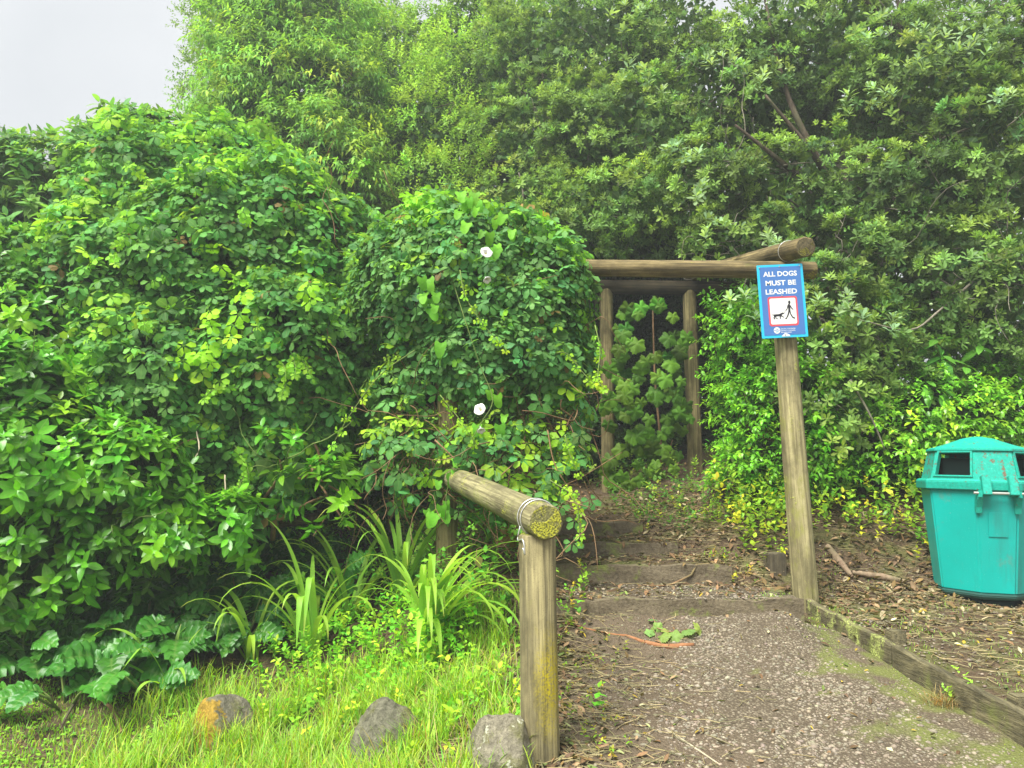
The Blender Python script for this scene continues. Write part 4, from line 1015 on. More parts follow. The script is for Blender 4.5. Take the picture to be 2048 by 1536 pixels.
tree('distant_tree', 'small distant dark tree on the skyline at the far side of the broadleaf shrub', [(0, 345, 19, 110, 60, 1.2), (-60, 400, 18, 120, 100, 1)], 'pitto', fn_pitto, (.05, .12, .05), 170, .35, 7, base_of(-10, 19), .12, M_BARK, n_fill=2500, s=1.6, sf=2, n_part=0)
tree('tall_tree', 'tall dark small-leaved tree edging the open sky, behind the drooping-leaf tree', [(475, 60, 12.5, 85, 120, .8), (450, 170, 12.2, 50, 65, .6), (560, 10, 13, 170, 120, 1), (510, 240, 12, 100, 120, .8), (700, 60, 13.5, 110, 90, .8), (415, 225, 12.2, 30, 40, .4)], 'pitto', fn_pitto, (.065, .15, .05), 420, .3, 10, base_of(520, 12.6), .13, M_BARK, n_fill=5000, s=1.05, sf=1.3, c2=(.11, .2, .06), p2=.2, n_part=0)
tree('drooping_leaf_tree', 'light green tree with narrow drooping leaves, rising behind the vine mound', [(560, 190, 9.6, 130, 140, .7), (520, 90, 9.9, 95, 110, .6), (490, 250, 9.4, 85, 90, .5), (620, 330, 9.0, 110, 100, .6), (660, 200, 9.6, 90, 120, .6), (600, 40, 10, 130, 90, .6), (690, 360, 8.8, 60, 60, .4)], 'lance', fn_lance, (.105, .235, .055), 430, .26, 8, base_of(615, 9.3), .05, M_STEM, n_fill=4500, s=1.0, c2=(.18, .28, .05), p2=.22, seed=3, n_part=300)
tree('pale_green_tree', 'yellow-green bushy small-leaved tree between the drooping-leaf tree and the berried tree', [(800, 230, 10.4, 120, 110, .7), (760, 130, 11.2, 110, 100, .7), (850, 300, 9.9, 120, 110, .6), (930, 190, 10.6, 100, 130, .7), (950, 60, 11.4, 120, 110, .7), (870, 400, 9.6, 130, 80, .6), (720, 330, 10, 90, 110, .6), (860, 90, 11.4, 70, 60, .5)], 'pitto', fn_pitto, (.14, .26, .065), 560, .26, 9, base_of(860, 10.4), .07, M_BARK, n_fill=7000, s=1.05, c2=(.2, .32, .07), p2=.25, seed=4, n_part=300)
KA, KA2 = (.08, .155, .05), (.15, .25, .085)
def berries(root, E, n, base, seed):
    r = np.random.default_rng(seed); p, nn = shell(E, n, .9, .8, seed, 0, .14); bm = bmesh.new(); bmesh.ops.create_icosphere(bm, subdivisions=2, radius=.013)
    for v in bm.verts: v.co.z *= .85
    me = bm_mesh('berry', bm, plain('berry_pale_green', (.38, .5, .25), .45), True)
    for q in p:
        o = link('berry', me, root); o.location = Vector(q - base); o.scale = (r.uniform(.8, 1.25),)*3
KE = [(1180, 120, 9.4, 210, 150, .8), (1120, 290, 9.0, 160, 130, .7), (1260, 300, 8.6, 180, 150, .7), (1060, 420, 8.4, 110, 80, .5), (1220, 430, 8.0, 170, 80, .5), (1040, 120, 10, 90, 150, .6), (1330, 60, 9.4, 130, 110, .7), (1150, 470, 7.8, 110, 50, .35)]
bK1 = base_of(1230, 9.6)
t1 = tree('berried_tree', 'evergreen tree with spoon-shaped grey-green leaf rosettes, its crown over the vine-draped pergola end', KE, 'karo', fn_karo, KA, 720, .19, 8, bK1, .09, M_BARKG, n_fill=7000, c2=KA2, p2=.3, seed=5, n_part=300, s=.7)
berries(t1, ell(KE), 40, bK1, 2)
KE2 = [(1650, 120, 8.2, 260, 160, .8), (1470, 200, 8.2, 160, 150, .7), (1860, 180, 7.4, 190, 160, .7), (1560, 400, 7.5, 200, 110, .6), (1980, 330, 7.0, 150, 170, .6), (1800, 400, 7.0, 160, 110, .5), (1430, 380, 7.6, 130, 100, .5), (1900, 560, 6.7, 170, 130, .5), (1720, 540, 6.8, 130, 90, .4), (2000, 80, 7.6, 140, 130, .6), (2010, 620, 6.5, 110, 130, .4), (1480, 480, 7.1, 100, 50, .3)]
bK2 = base_of(1690, 8.3)
spots = [(1450, 130), (1500, 150), (1420, 110), (1530, 170), (1740, 75), (1760, 60), (1860, 70), (1890, 90), (1940, 70), (1970, 60), (1985, 95), (1920, 110), (1830, 130), (1700, 200), (1740, 190), (1770, 215), (1260, 140), (1290, 170), (1240, 40), (1280, 30), (1370, 300), (1340, 310), (1410, 470), (1460, 440), (1380, 400), (1990, 210), (2020, 190), (1560, 480), (1600, 610), (1480, 600), (1500, 620), (1700, 620), (1760, 660)]
def bright(lv):
    p = np.repeat(np.array([P(x, y, 6.35 if y < 420 else 6.05) for x, y in spots]), 4, 0); n_ = len(p); p = p + rng.normal(0, .06, (n_, 3))
    fn_karo(lv, p, norm(UP*.9+np.array([0, -.5, 0])+.5*rdir(n_)), jit((.155, .25, .19), n_, .14, .06), rng.uniform(.8, 1.1, n_))
def dark_twigs(root, E, base, n, seed, mat):
    V, T = tangle(E, n, .0045, .4, 1.0, seed, -.1, (.4, 1.2)); o = link('twig', npmesh('twig', V-base, T, None, mat), root); o['kind'] = 'stuff'
t2 = tree('berried_tree', 'large evergreen tree with many slanting grey trunks and pale round berries, above the sign', KE2, 'karo', fn_karo, (.07, .135, .05), 860, .17, 8, bK2, .12, M_BARKG, n_fill=9000, c2=KA2, p2=.2, seed=6, n_part=300, top=P(1680, 330, 8.1), extra=(bright,), cv=.36, s=.74, cfill=(.02, .055, .018))
berries(t2, ell(KE2), 90, bK2, 3); dark_twigs(t2, ell(KE2), bK2, 130, 8, M_BARKG)
for q in ([(1690, 420, 7.6), (1600, 250, 7.5), (1560, 140, 7.6), (1530, 0, 7.8)], [(1690, 400, 7.5), (1620, 300, 7.3), (1530, 190, 7.2)], [(1690, 430, 7.6), (1760, 260, 7.6), (1800, 60, 7.9), (1780, -60, 8)], [(1680, 420, 7.5), (1570, 330, 7.2), (1470, 250, 7.1)], [(1800, 60, 7.6), (1740, 10, 7.5), (1700, -50, 7.5)], [(1690, 500, 7.6), (1690, 380, 7.4), (1700, 300, 7.5)], [(1950, 560, 6.5), (1880, 620, 6.3), (1820, 660, 6.2), (1720, 640, 6.1)], [(1700, 760, 6.1), (1740, 830, 6.0), (1770, 900, 6.0)]):
    V, T = tube(pxcurve(q, 16), np.linspace(.04 if q[0][1] < 520 else .012, .012 if q[0][1] < 520 else .005, 16), 8, .04); link('branch', npmesh('branch', V-bK2, T, None, M_BARK if q[0][1] < 520 else M_BARKG), t2)
# woodland behind everything
for k, (bl, nm, lab, c, X0) in enumerate([
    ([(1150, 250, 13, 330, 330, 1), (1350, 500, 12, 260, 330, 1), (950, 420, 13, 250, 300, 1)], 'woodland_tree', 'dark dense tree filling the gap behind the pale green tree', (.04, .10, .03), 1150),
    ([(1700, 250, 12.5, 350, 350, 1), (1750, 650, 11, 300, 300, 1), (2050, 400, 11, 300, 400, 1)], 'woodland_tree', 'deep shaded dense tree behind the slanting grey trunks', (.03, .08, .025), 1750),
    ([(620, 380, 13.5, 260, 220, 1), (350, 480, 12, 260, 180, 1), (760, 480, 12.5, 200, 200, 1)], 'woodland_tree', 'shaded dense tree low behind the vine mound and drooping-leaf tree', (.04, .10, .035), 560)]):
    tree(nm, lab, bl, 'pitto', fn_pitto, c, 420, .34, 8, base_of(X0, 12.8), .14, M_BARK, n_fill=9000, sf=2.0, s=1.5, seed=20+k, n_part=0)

# ---- shrubs right of the arch and behind the bin
EH = ell([(1520, 750, 6.8, 58, 140, .34), (1565, 880, 6.5, 75, 160, .38), (1520, 950, 6.7, 52, 95, .28), (1605, 960, 6.4, 62, 105, .3), (1480, 660, 6.9, 36, 55, .22)])
lv = Leaves(); clumpy(lv, EH, 330, .12, 4, fn_privet, (.085, .26, .022), .2, 13, .75, .3, (.16, .36, .03), .25, keep_in=.75, s=.9)
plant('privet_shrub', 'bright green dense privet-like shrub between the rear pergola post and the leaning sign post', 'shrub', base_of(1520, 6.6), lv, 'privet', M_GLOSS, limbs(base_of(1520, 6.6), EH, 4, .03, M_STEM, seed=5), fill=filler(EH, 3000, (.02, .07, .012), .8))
EH2 = ell([(1860, 850, 6.6, 150, 90, .4), (2000, 860, 6.7, 120, 120, .4), (1760, 930, 6.5, 110, 100, .35), (1870, 960, 6.5, 160, 90, .35), (1690, 1000, 6.4, 60, 80, .3), (1990, 760, 6.9, 100, 60, .35)])
lv = Leaves(); clumpy(lv, EH2, 400, .14, 4, fn_privet, (.10, .27, .025), .22, 14, .75, .4, (.2, .38, .03), .25, keep_in=.72, s=.95)
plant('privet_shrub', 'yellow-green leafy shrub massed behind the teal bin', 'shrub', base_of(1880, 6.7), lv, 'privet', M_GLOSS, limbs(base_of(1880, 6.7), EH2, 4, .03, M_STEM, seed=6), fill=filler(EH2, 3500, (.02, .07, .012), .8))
ES = ell([(1700, 720, 6.6, 110, 120, .35), (1660, 850, 6.3, 90, 120, .3), (1790, 740, 6.7, 120, 90, .35), (1650, 620, 6.6, 70, 80, .3)])
lv = Leaves(); clumpy(lv, ES, 150, .16, 4, fn_karo, KA, .22, 15, .6, .6, KA2, .3, keep_in=.5, s=.85)
plant('young_berried_shrub', 'open sprawling shrub of spoon-shaped leaf rosettes right beside the leaning sign post', 'shrub', base_of(1700, 6.5), lv, 'karo', M_LEAF, limbs(base_of(1700, 6.5), ES, 4, .025, M_BARKG, seed=7, per=3), fill=filler(ES, 600, (.02, .06, .018), .9))
lv = Leaves(); p = np.array([P(x, y, 6.35) for x, y in [(1870, 690), (1885, 720), (1860, 740), (1905, 760), (1930, 740), (1850, 770), (1890, 790), (1960, 700)]]); n_ = len(p)
sp_rosette(lv, p, norm(np.array([0, -.6, .7])+.3*rdir(n_)), jit((.06, .2, .035), n_, .1), rng.uniform(1.0, 1.4, n_), 5, 60, 95, .05, .35)
bb = base_of(1890, 6.6)
plant('large_leaf_sapling', 'sapling with a few large drooping oval leaves in the dark gap above the bin', 'sapling', bb, lv, 'big', M_LEAF, [('stem', *tube(np.array([bb-[0, 0, .1], (bb+p[4])/2, p[3], p[0]]), [.014, .012, .008, .005], 6), M_STEMG)])

# ---- inside the arch
EG = ell([(1300, 690, 7.7, 70, 90, .22), (1285, 790, 7.6, 85, 100, .22), (1325, 850, 7.65, 50, 80, .18), (1265, 930, 7.6, 50, 40, .15), (1330, 930, 7.6, 34, 30, .13)])
lv = Leaves(); p, nn = shell(EG, 125, .8, .7, 3, -.2, .1); n_ = len(p); lv.add(p, -UP+.45*rdir(n_), nn*.3+np.array([0, -.85, .6])+.22*rdir(n_), rng.uniform(.85, 1.5, n_), jit((.058, .14, .018), n_, .28), rng.integers(0, 9, n_))
bg_ = base_of(1310, 7.75)
plant('lobed_leaf_vine', 'vine of broad lobed soft green leaves hanging between the two rear pergola posts', 'vine', bg_, lv, 'grape', M_LEAF, [('stem', *tube(pxcurve([(1318, 985, 7.75), (1322, 900, 7.7), (1310, 760, 7.75), (1305, 600, 7.8)], 14), np.linspace(.016, .008, 14), 6), M_STEM), ('stem', *tube(pxcurve([(1300, 980, 7.8), (1330, 930, 7.75), (1345, 880, 7.7)], 14), np.linspace(.009, .005, 14), 6), M_STEM), ('stem', *tube(pxcurve([(1275, 880, 7.6), (1310, 900, 7.6), (1350, 905, 7.6)], 14), np.linspace(.006, .004, 14), 6), M_STEM)])
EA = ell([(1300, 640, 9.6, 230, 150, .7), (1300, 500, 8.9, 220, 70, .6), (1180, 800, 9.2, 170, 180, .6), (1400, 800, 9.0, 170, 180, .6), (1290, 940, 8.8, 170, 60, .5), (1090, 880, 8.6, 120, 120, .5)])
lv = Leaves(); clumpy(lv, EA, 420, .2, 7, fn_privet, (.016, .05, .014), .22, 16, .6, .6, keep_in=.5, s=1.1)  # leaf colour darkened to stand for shade inside the arch
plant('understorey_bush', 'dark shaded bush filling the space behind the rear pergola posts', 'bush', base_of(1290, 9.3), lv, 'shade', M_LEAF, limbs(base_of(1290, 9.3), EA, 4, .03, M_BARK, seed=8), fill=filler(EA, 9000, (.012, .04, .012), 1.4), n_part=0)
# overhanging leaves on the rear beam
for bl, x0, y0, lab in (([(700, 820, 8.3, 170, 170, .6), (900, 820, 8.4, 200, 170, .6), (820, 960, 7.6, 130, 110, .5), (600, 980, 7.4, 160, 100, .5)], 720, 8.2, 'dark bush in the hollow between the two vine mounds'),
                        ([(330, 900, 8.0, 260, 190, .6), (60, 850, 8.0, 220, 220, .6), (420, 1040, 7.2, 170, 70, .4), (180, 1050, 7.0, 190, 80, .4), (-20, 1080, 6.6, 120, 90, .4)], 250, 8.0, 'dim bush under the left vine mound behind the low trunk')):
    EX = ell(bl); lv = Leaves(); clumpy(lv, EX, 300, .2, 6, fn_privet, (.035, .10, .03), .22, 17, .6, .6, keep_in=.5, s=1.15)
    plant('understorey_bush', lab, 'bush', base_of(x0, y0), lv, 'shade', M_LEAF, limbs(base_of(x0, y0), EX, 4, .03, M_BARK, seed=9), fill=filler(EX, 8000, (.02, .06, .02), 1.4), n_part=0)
# ---- low yellowing weeds on the bank
def weedpatch(name, label, spots, c, c2, p2, n, s, spread, fn=fn_weed, kind='weed', cat='weeds', lift=.1):
    lv = Leaves(); pp = []
    for px, py, k in spots:
        g = ground_at(px, py)
        for _ in range(k):
            x, y = g[0]+random.gauss(0, spread), g[1]+random.gauss(0, spread); pp.append((x, y, float(surf(x, y))+abs(random.gauss(0, lift))))
    p = np.array(pp); m = len(p); cc = jit(c, m, .22, .15); yy = rng.random(m) < p2; cc[yy] = jit(c2, yy.sum(), .15)
    fn(lv, p, norm(UP+.75*rdir(m)+np.array([0, -.25, 0])), cc, s*rng.uniform(.7, 1.25, m))
    g0 = p.mean(0); g0[2] = float(surf(g0[0], g0[1]))
    plant(name, label, cat, g0, lv, kind, M_LEAF, n_part=n)
weedpatch('yellowing_weeds', 'low yellowing leafy weeds on the litter bank at the foot of the bright privet-like shrub', [(1470, 1040, 44), (1540, 1060, 46), (1500, 1090, 24), (1580, 1020, 30), (1520, 1000, 24), (1590, 1080, 20)], (.15, .28, .03), (.4, .42, .04), .2, 300, 1.3, .13, lift=.16)
weedpatch('yellowing_weeds', 'low yellow-green weeds between the leaning post and the bin', [(1670, 1040, 20), (1720, 1060, 22), (1780, 1060, 22), (1840, 1050, 18), (1830, 1080, 10), (1660, 1000, 20)], (.15, .28, .03), (.4, .42, .04), .18, 300, 1.25, .15, lift=.15)
weedpatch('leafy_ground_cover', 'dense bright leafy ground cover below the strap-leaved clumps beside the fence post', [(x, y, 17) for x in range(600, 960, 60) for y in (1240, 1275, 1310, 1345)], (.12, .32, .03), (.24, .42, .04), .25, 300, 1.1, .13, cat='ground cover')
weedpatch('shaded_ground_cover', 'dark shaded leafy undergrowth below the tangled vine stems, behind the fence rail', [(x, y, 16) for x in range(700, 1040, 55) for y in (1080, 1120, 1160, 1200)], (.065, .19, .03), (.14, .3, .04), .2, 300, 1.2, .15, lift=.25, cat='undergrowth')
weedpatch('path_weed', 'small weed with a yellow leaf on the path side of the fence post', [(1150, 1225, 7), (1165, 1195, 5), (1135, 1250, 4)], (.13, .28, .03), (.5, .4, .03), .1, 40, .8, .03, lift=.06, cat='weed')
weedpatch('mixed_undergrowth', 'mixed mid-green leafy undergrowth among the acanthus in the shade of the broadleaf shrub', [(x, y, 13) for x in range(20, 640, 75) for y in (1130, 1190, 1250)], (.075, .22, .03), (.13, .3, .03), .25, 300, 1.5, .18, cat='undergrowth', lift=.22)
weedpatch('leafy_ground_cover', 'patchy leafy weeds and brown stalks in the grass between the rocks and fence post', [(x, y, 7) for x in range(560, 1030, 75) for y in (1375, 1410, 1450)], (.14, .32, .03), (.3, .42, .04), .25, 300, 1.0, .12, cat='ground cover', lift=.05)
weedpatch('path_side_weeds', 'low scattered weeds on the bare brown litter between the fence post and gravel', [(1140, 1290, 6), (1160, 1340, 6), (1150, 1400, 6), (1180, 1450, 6), (1200, 1310, 5), (1170, 1500, 6)], (.13, .27, .03), (.4, .38, .05), .2, 300, .55, .09, cat='weeds', lift=.02)
weedpatch('path_weed', 'small low weed sprouting on the litter beside the timber stub', [(1430, 1125, 6), (1450, 1150, 6), (1490, 1160, 5)], (.12, .22, .04), (.5, .4, .03), .1, 40, .7, .05, lift=.03, cat='weed')
weedpatch('path_weed', 'small green weed close to the side of the teal bin', [(1850, 1090, 9)], (.07, .22, .03), (.1, .3, .03), .1, 40, .8, .03, lift=.05, cat='weed')
weedpatch('bank_weeds', 'shaded low weeds creeping over the litter bank below the rear pergola posts', [(x, y, 12) for x in (1260, 1310, 1360, 1410, 1450) for y in (985, 1015, 1045)], (.06, .15, .03), (.2, .26, .04), .25, 250, 1.0, .13, lift=.04, cat='weeds')
weedpatch('understorey_weeds', 'dim leafy seedlings at the top of the steps under the pergola', [(1250, 960, 26), (1300, 945, 26), (1350, 960, 26), (1180, 970, 20), (1120, 960, 20)], (.05, .13, .03), (.12, .2, .04), .25, 200, 1.2, .2, lift=.1, cat='weeds')

for px, py, lab in ((1925, 1395, 'small green weed sprouting between dry tuft and timber edging'),):
    weedpatch('path_weed', lab, [(px, py, 6)], (.16, .34, .05), (.2, .4, .05), .1, 40, .6, .02, lift=.04, cat='weed')
# ---- acanthus
def acan(px, py, n, s, seed, label, tone=1.0):
    g = ground_at(px, py); lv = Leaves(); r = random.Random(seed)
    az = np.array([k*2.4+r.uniform(-.4, .4) for k in range(n)]); el = np.array([r.uniform(.45, 1.25) for k in range(n)])
    Yd = np.stack([np.cos(az)*np.cos(el), np.sin(az)*np.cos(el)-.25, np.sin(el)], -1)
    p = g + np.stack([np.cos(az)*.04, np.sin(az)*.04, np.zeros(n)+.03], -1)
    stems = []
    q = p + norm(Yd)*np.array([r.uniform(.08, .3) for _ in range(n)])[:, None]
    V, T = merge([tube(np.array([a-[0, 0, .04], (a+b)/2, b]), [.008, .007, .006], 5) for a, b in zip(p, q)])
    lv.add(q, Yd*[1,1,.35], UP*.8+np.array([0,-.75,0])+.45*rdir(n), s*.66*np.array([r.uniform(.75, 1.15) for _ in range(n)]), jit(np.array((.026, .112, .018))*tone, n, .18, .1), rng.integers(0, 9, n))
    plant('acanthus', label, 'acanthus', g, lv, 'acanthus', M_ACAN, [('leaf_stalks', V, T, M_STEMG)], group='acanthus clumps under the shrub')
AL = 'dark glossy acanthus clump with large deeply lobed leaves, under the broadleaf shrub'
for k, (px, py, s, t) in enumerate([(60, 1350, .85, 1.15), (170, 1330, .85, 1.1), (270, 1300, .85, 1), (370, 1260, .8, .95), (450, 1230, .8, .9), (540, 1220, .75, 1.1), (400, 1170, .85, .85), (510, 1150, .85, .85), (290, 1200, .9, .8), (160, 1230, .9, .9), (40, 1240, .9, 1.0), (600, 1150, .8, .9), (480, 1290, .7, 1.1), (230, 1370, .8, 1.1), (100, 1290, .9, 1.0), (340, 1330, .8, 1.05), (210, 1260, .9, .9), (350, 1210, .9, .85)]):
    acan(px, py, 22, s, k, AL, t)
acan(655, 1210, 8, .7, 40, 'paler acanthus clump with veined green leaves among the tall strap leaves', 2.4)
acan(130, 1415, 8, .8, 42, 'acanthus clump at the lawn edge, leaves lying over short grass beside a fallen stick', 1.25)
acan(300, 1395, 7, .8, 43, 'acanthus clump beside the orange-lichened rock, shiny leaves under a bent strap leaf', 1.1)

# ---- strap-leaved clumps: every blade its own object
def strap(px, py, blades, label, seed, c=(.16, .31, .05), group=None):
    g = ground_at(px, py); root = thing('strap_leaf_clump', g, label, 'strap plant', group); r = random.Random(seed)
    for (az, L_, lean, w_, fold) in blades:
        L_ *= 1.5; w_ *= 1.1; n = 16; p = np.array([r.uniform(-.03, .03), r.uniform(-.03, .03), -.02]); h = np.array([math.cos(az), math.sin(az), 0]); e = math.radians(90-lean); pts = []; el = e
        for k in range(n):
            pts.append(p.copy()); t = k/n
            d = h*math.cos(el)+UP*math.sin(el); p = p + d*L_/n
            el -= math.radians(fold)/n*(.3+2.4*t*t*1.6 if fold < 160 else (4.2 if .45 < t < .62 else .25))
        pts = np.array(pts); tg = norm(np.gradient(pts, axis=0)); side = norm(np.cross(h, UP))+.25*np.array([r.uniform(-1, 1), r.uniform(-1, 1), 0]); side = norm(side)
        V, C = [], []; cc = jit(c, 1, .14, .1)[0]
        for k in range(n):
            t = k/(n-1); wd = w_*(min(1, .45+2.2*t))*(1-max(0, (t-.55)/.45)**1.6)+.0012; nr = np.cross(side, tg[k])
            V += [pts[k]-side*wd/2+nr*wd*.1, pts[k], pts[k]+side*wd/2+nr*wd*.1]
            tip = max(0, (t-.85)/.15); ck = cc*(1-tip*.7)+np.array((.45, .3, .08))*tip*.7 if r.random() < .5 or tip == 0 else cc
            C += [(*ck, 1), (*ck, .0), (*ck, 1)]
        T = []
        for k in range(n-1):
            for a, b in ((0, 1), (1, 2)): T += [(3*k+a, 3*k+b, 3*k+3+b), (3*k+a, 3*k+3+b, 3*k+3+a)]
        V = np.array(V); zz = G(V[:, 0]+g[0], V[:, 1]+g[1])+.012-g[2]; V[3:, 2] = np.maximum(V[3:, 2], zz[3:])
        link('blade', npmesh('blade', V, np.array(T), np.array(C), M_GRASS), root)
def blades(n, L0, L1, seed, az0=None, spread=3.14, w_=.032, lean=(5, 35), fold=(60, 150)):
    r = random.Random(seed); return [((az0 if az0 is not None else 0)+r.uniform(-spread, spread), r.uniform(L0, L1), r.uniform(*lean), w_*r.uniform(.75, 1.2), r.uniform(*fold)) for _ in range(n)]
strap(505, 1322, [(2.9, .62, 28, .03, 120), (3.0, .5, 34, .026, 110), (-2.4, .5, 12, .032, 230), (-1.7, .5, 20, .03, 120), (3.6, .45, 30, .03, 120), (.3, .4, 15, .026, 70), (1.2, .4, 15, .026, 60)]+blades(6, .4, .6, 22, None, 3.1, .028, (10, 35), (80, 160)), 'strap-leaved clump with folded blade tips arching over dark acanthus', 1)
strap(620, 1318, [(-1.5, .72, 8, .034, 220), (-1.45, .6, 12, .036, 220), (-.6, .6, 18, .034, 140), (2.6, .75, 10, .034, 55), (-1.1, .5, 20, .03, 150), (.2, .6, 15, .03, 130), (.9, .6, 10, .03, 90), (3.1, .5, 25, .03, 150)]+blades(9, .5, .7, 21, None, 3.1, .03, (8, 30), (60, 150)), 'tall strap-leaved clump with pale blades folded straight down', 2)
strap(700, 1245, blades(22, .45, .75, 3, None, 3.1, .03, (10, 40), (60, 160)), 'strap-leaved clump behind the tall folded blades, mixed with a paler acanthus', 3)
strap(850, 1285, blades(40, .5, .8, 4, -.25, 1.3, .03, (15, 50), (80, 150))+blades(10, .4, .6, 5, -.2, 3.1, .028), 'thick fountain of strap leaves arching toward the fence post', 4, (.15, .29, .05))
strap(800, 1215, blades(26, .55, .85, 6, 0, 3.1, .032, (8, 40), (60, 140)), 'upright strap-leaved clump at the foot of the tangled vine, with a brown blade', 5)
strap(335, 1392, [(3.0, .6, 25, .032, 150), (2.85, .55, 30, .03, 150), (-2.2, .42, 15, .032, 180), (3.3, .4, 35, .026, 130), (.6, .3, 10, .026, 40), (1.6, .3, 10, .03, 30), (-.9, .35, 30, .026, 120), (-1.8, .3, 40, .028, 130)], 'strap-leaved clump beside the orange-lichened rock, long blade drooping to the left over acanthus', 6)
strap(795, 1060, [(-1.2, .55, 4, .035, 20), (-.3, .45, 10, .03, 40), (2.4, .4, 8, .03, 30), (-1.9, .5, 8, .03, 60)], 'few upright strap leaves growing through the vine left of the fence rail', 7)
strap(1020, 1395, [(2.2, .22, 20, .018, 160), (.2, .2, 20, .016, 120), (-1.6, .2, 15, .016, 120), (3.0, .22, 25, .014, 120)], 'small pale tuft of strap leaves at the base of the fence post', 8)

# ================================================================== flush leaf plants: the leaves that show largest become parts
allp, own = [], []
for i, d in enumerate(PLANTS):
    allp.append(d['lv'].pos); own.append(np.full(len(d['lv'].pos), i))
allp = np.vstack(allp); own = np.concatenate(own); u, v, dep = project(allp)
cell = 12; vis = np.zeros(len(allp), bool); okp = (u > 0) & (u < 2048) & (v > 0) & (v < 1536)
key = (v//cell).astype(int)*400 + (u//cell).astype(int)
order = np.lexsort((dep, key)); k_ = key[order]; first = np.r_[True, k_[1:] != k_[:-1]]
vis[order[first]] = True; vis &= okp
start = 0
for i, d in enumerate(PLANTS):
    lv, root, base = d['lv'], d['root'], d['base']; n = len(lv.pos); sl = slice(start, start+n); start += n
    tv = TP[d['kind']]; size = lv.sc/np.maximum(dep[sl], .1)
    cand = np.where(vis[sl])[0]; cand = cand[np.argsort(-size[cand])][:d['n']] if d['n'] else cand[:0]
    if d['n'] and len(cand) < min(d['n'], n):
        rest = np.setdiff1d(np.where(okp[sl])[0], cand); rest = rest[np.argsort(-size[rest])][:d['n']-len(cand)]
        if n <= d['n']: cand = np.arange(n)
    if len(cand):
        lum = lv.col[cand].sum(1); qs = np.argsort(np.argsort(lum))*8//len(cand); cache = {}
        for j, q in zip(cand, qs):
            t = int(lv.tp[j] % len(tv)); kk = (t, int(q))
            if kk not in cache:
                V0, T0, A0 = tv[t]; cm = lv.col[cand[qs == q]].mean(0); C = np.empty((len(V0), 4)); C[:, :3] = lv.col[j]; C[:, 3] = A0
                cache[kk] = npmesh(d['part'], V0, T0, C, d['mat'])
            o = bpy.data.objects.new(d['part'], cache[kk]); col.objects.link(o); o.parent = root
            Mx = Matrix.Identity(4)
            for a in range(3):
                for b in range(3): Mx[a][b] = float(lv.R[j, a, b]*lv.sc[j])
                Mx[a][3] = float(lv.pos[j, a]-base[a])
            o.matrix_local = Mx
    rest = np.setdiff1d(np.arange(n), cand)
    if len(rest):
        V, T, C = build_leaves(lv, rest, d['kind'], base)
        o = link('foliage', npmesh('foliage', V, T, C, d['mat']), root); o['kind'] = 'stuff'

# ================================================================== grass, gravel, litter
def blade_field(name, pts, h, wd, c, cv, label, bend=.5):
    n = len(pts); az = rng.uniform(0, 6.28, n); d = np.stack([np.cos(az), np.sin(az), np.zeros(n)], -1); sd = np.stack([-np.sin(az), np.cos(az), np.zeros(n)], -1)
    hh = h*rng.uniform(.5, 1.4, n); bd = bend*rng.uniform(.2, 1.3, n); V = []
    for t in (0, .4, .75, 1):
        ctr = pts + UP*(hh*t*(1-.25*bd*t))[:, None] + d*(hh*bd*t*t)[:, None]
        if t == 1: V.append(ctr)
        else:
            w_ = wd*(1-.45*t)*rng.uniform(.8, 1.2, n); V += [ctr-sd*(w_/2)[:, None], ctr+sd*(w_/2)[:, None]]
    V = np.stack(V, 1); T = np.array([(0, 1, 3), (0, 3, 2), (2, 3, 5), (2, 5, 4), (4, 5, 6)])
    C = np.ones((n, 7, 4)); C[..., :3] = jit(c, n, cv, .2)[:, None]; C[..., 3] = .8
    dry = rng.random(n) < .1; C[dry, :, :3] = jit((.42, .32, .12), dry.sum(), .2)[:, None]
    me = npmesh(name, V.reshape(-1, 3), (T[None]+(np.arange(n)*7)[:, None, None]).reshape(-1, 3), C.reshape(-1, 4), M_GRASS)
    o = link(name, me); tag(o, label, 'grass', None, 'stuff'); return o
def scatter(n, x0, x1, y0, y1, dens):
    x = rng.uniform(x0, x1, n*6); y = rng.uniform(y0, y1, n*6); keep = rng.random(n*6) < dens(x, y); x, y = x[keep][:n], y[keep][:n]
    return np.stack([x, y, surf(x, y)-.004], -1)
bank = lambda x, y: sstep(.12, -.25, x)*np.clip(.38+.85*lump(x, y, 0, 2.5, 4), .03, 1)
blade_field('long_grass', scatter(21000, -2.2, .12, 2.6, 4.9, lambda x, y: bank(x, y)*sstep(5.0, 4.4, y)*sstep(-2.3, -1.5, x)), .145, .006, (.18, .31, .03), .3, 'long bright grass around the three rocks', .7)
blade_field('lawn_grass', scatter(22000, -4.5, -.8, 2.6, 5.1, lambda x, y: sstep(-.9, -1.5, x)*sstep(5.1, 4.5, y+.25*(x+2)*0)), .035, .006, (.15, .31, .03), .2, 'short mown lawn grass in front of the acanthus', .6)
blade_field('path_moss_grass', scatter(9000, .3, 2.1, 2.5, 4.9, lambda x, y: sstep(.75, .0, np.abs(x-board_x(y)+.05)*1.3)*np.clip(-.05+1.6*lump(x, y, 0, 3, 7)+.5*sstep(3.9, 4.6, y), 0, 1)), .012, .005, (.2, .32, .05), .2, 'tiny grass and moss along the timber edging', .6)
blade_field('verge_grass', scatter(4200, 1.9, 4, 2.6, 5.6, lambda x, y: sstep(0, .1, x-board_x(y)-.05)*np.clip(.1+1.2*lump(x, y, 0, 2.5, 9), 0, 1)), .02, .004, (.18, .3, .05), .2, 'sparse tiny grass on the ground in front of the bin', .6)
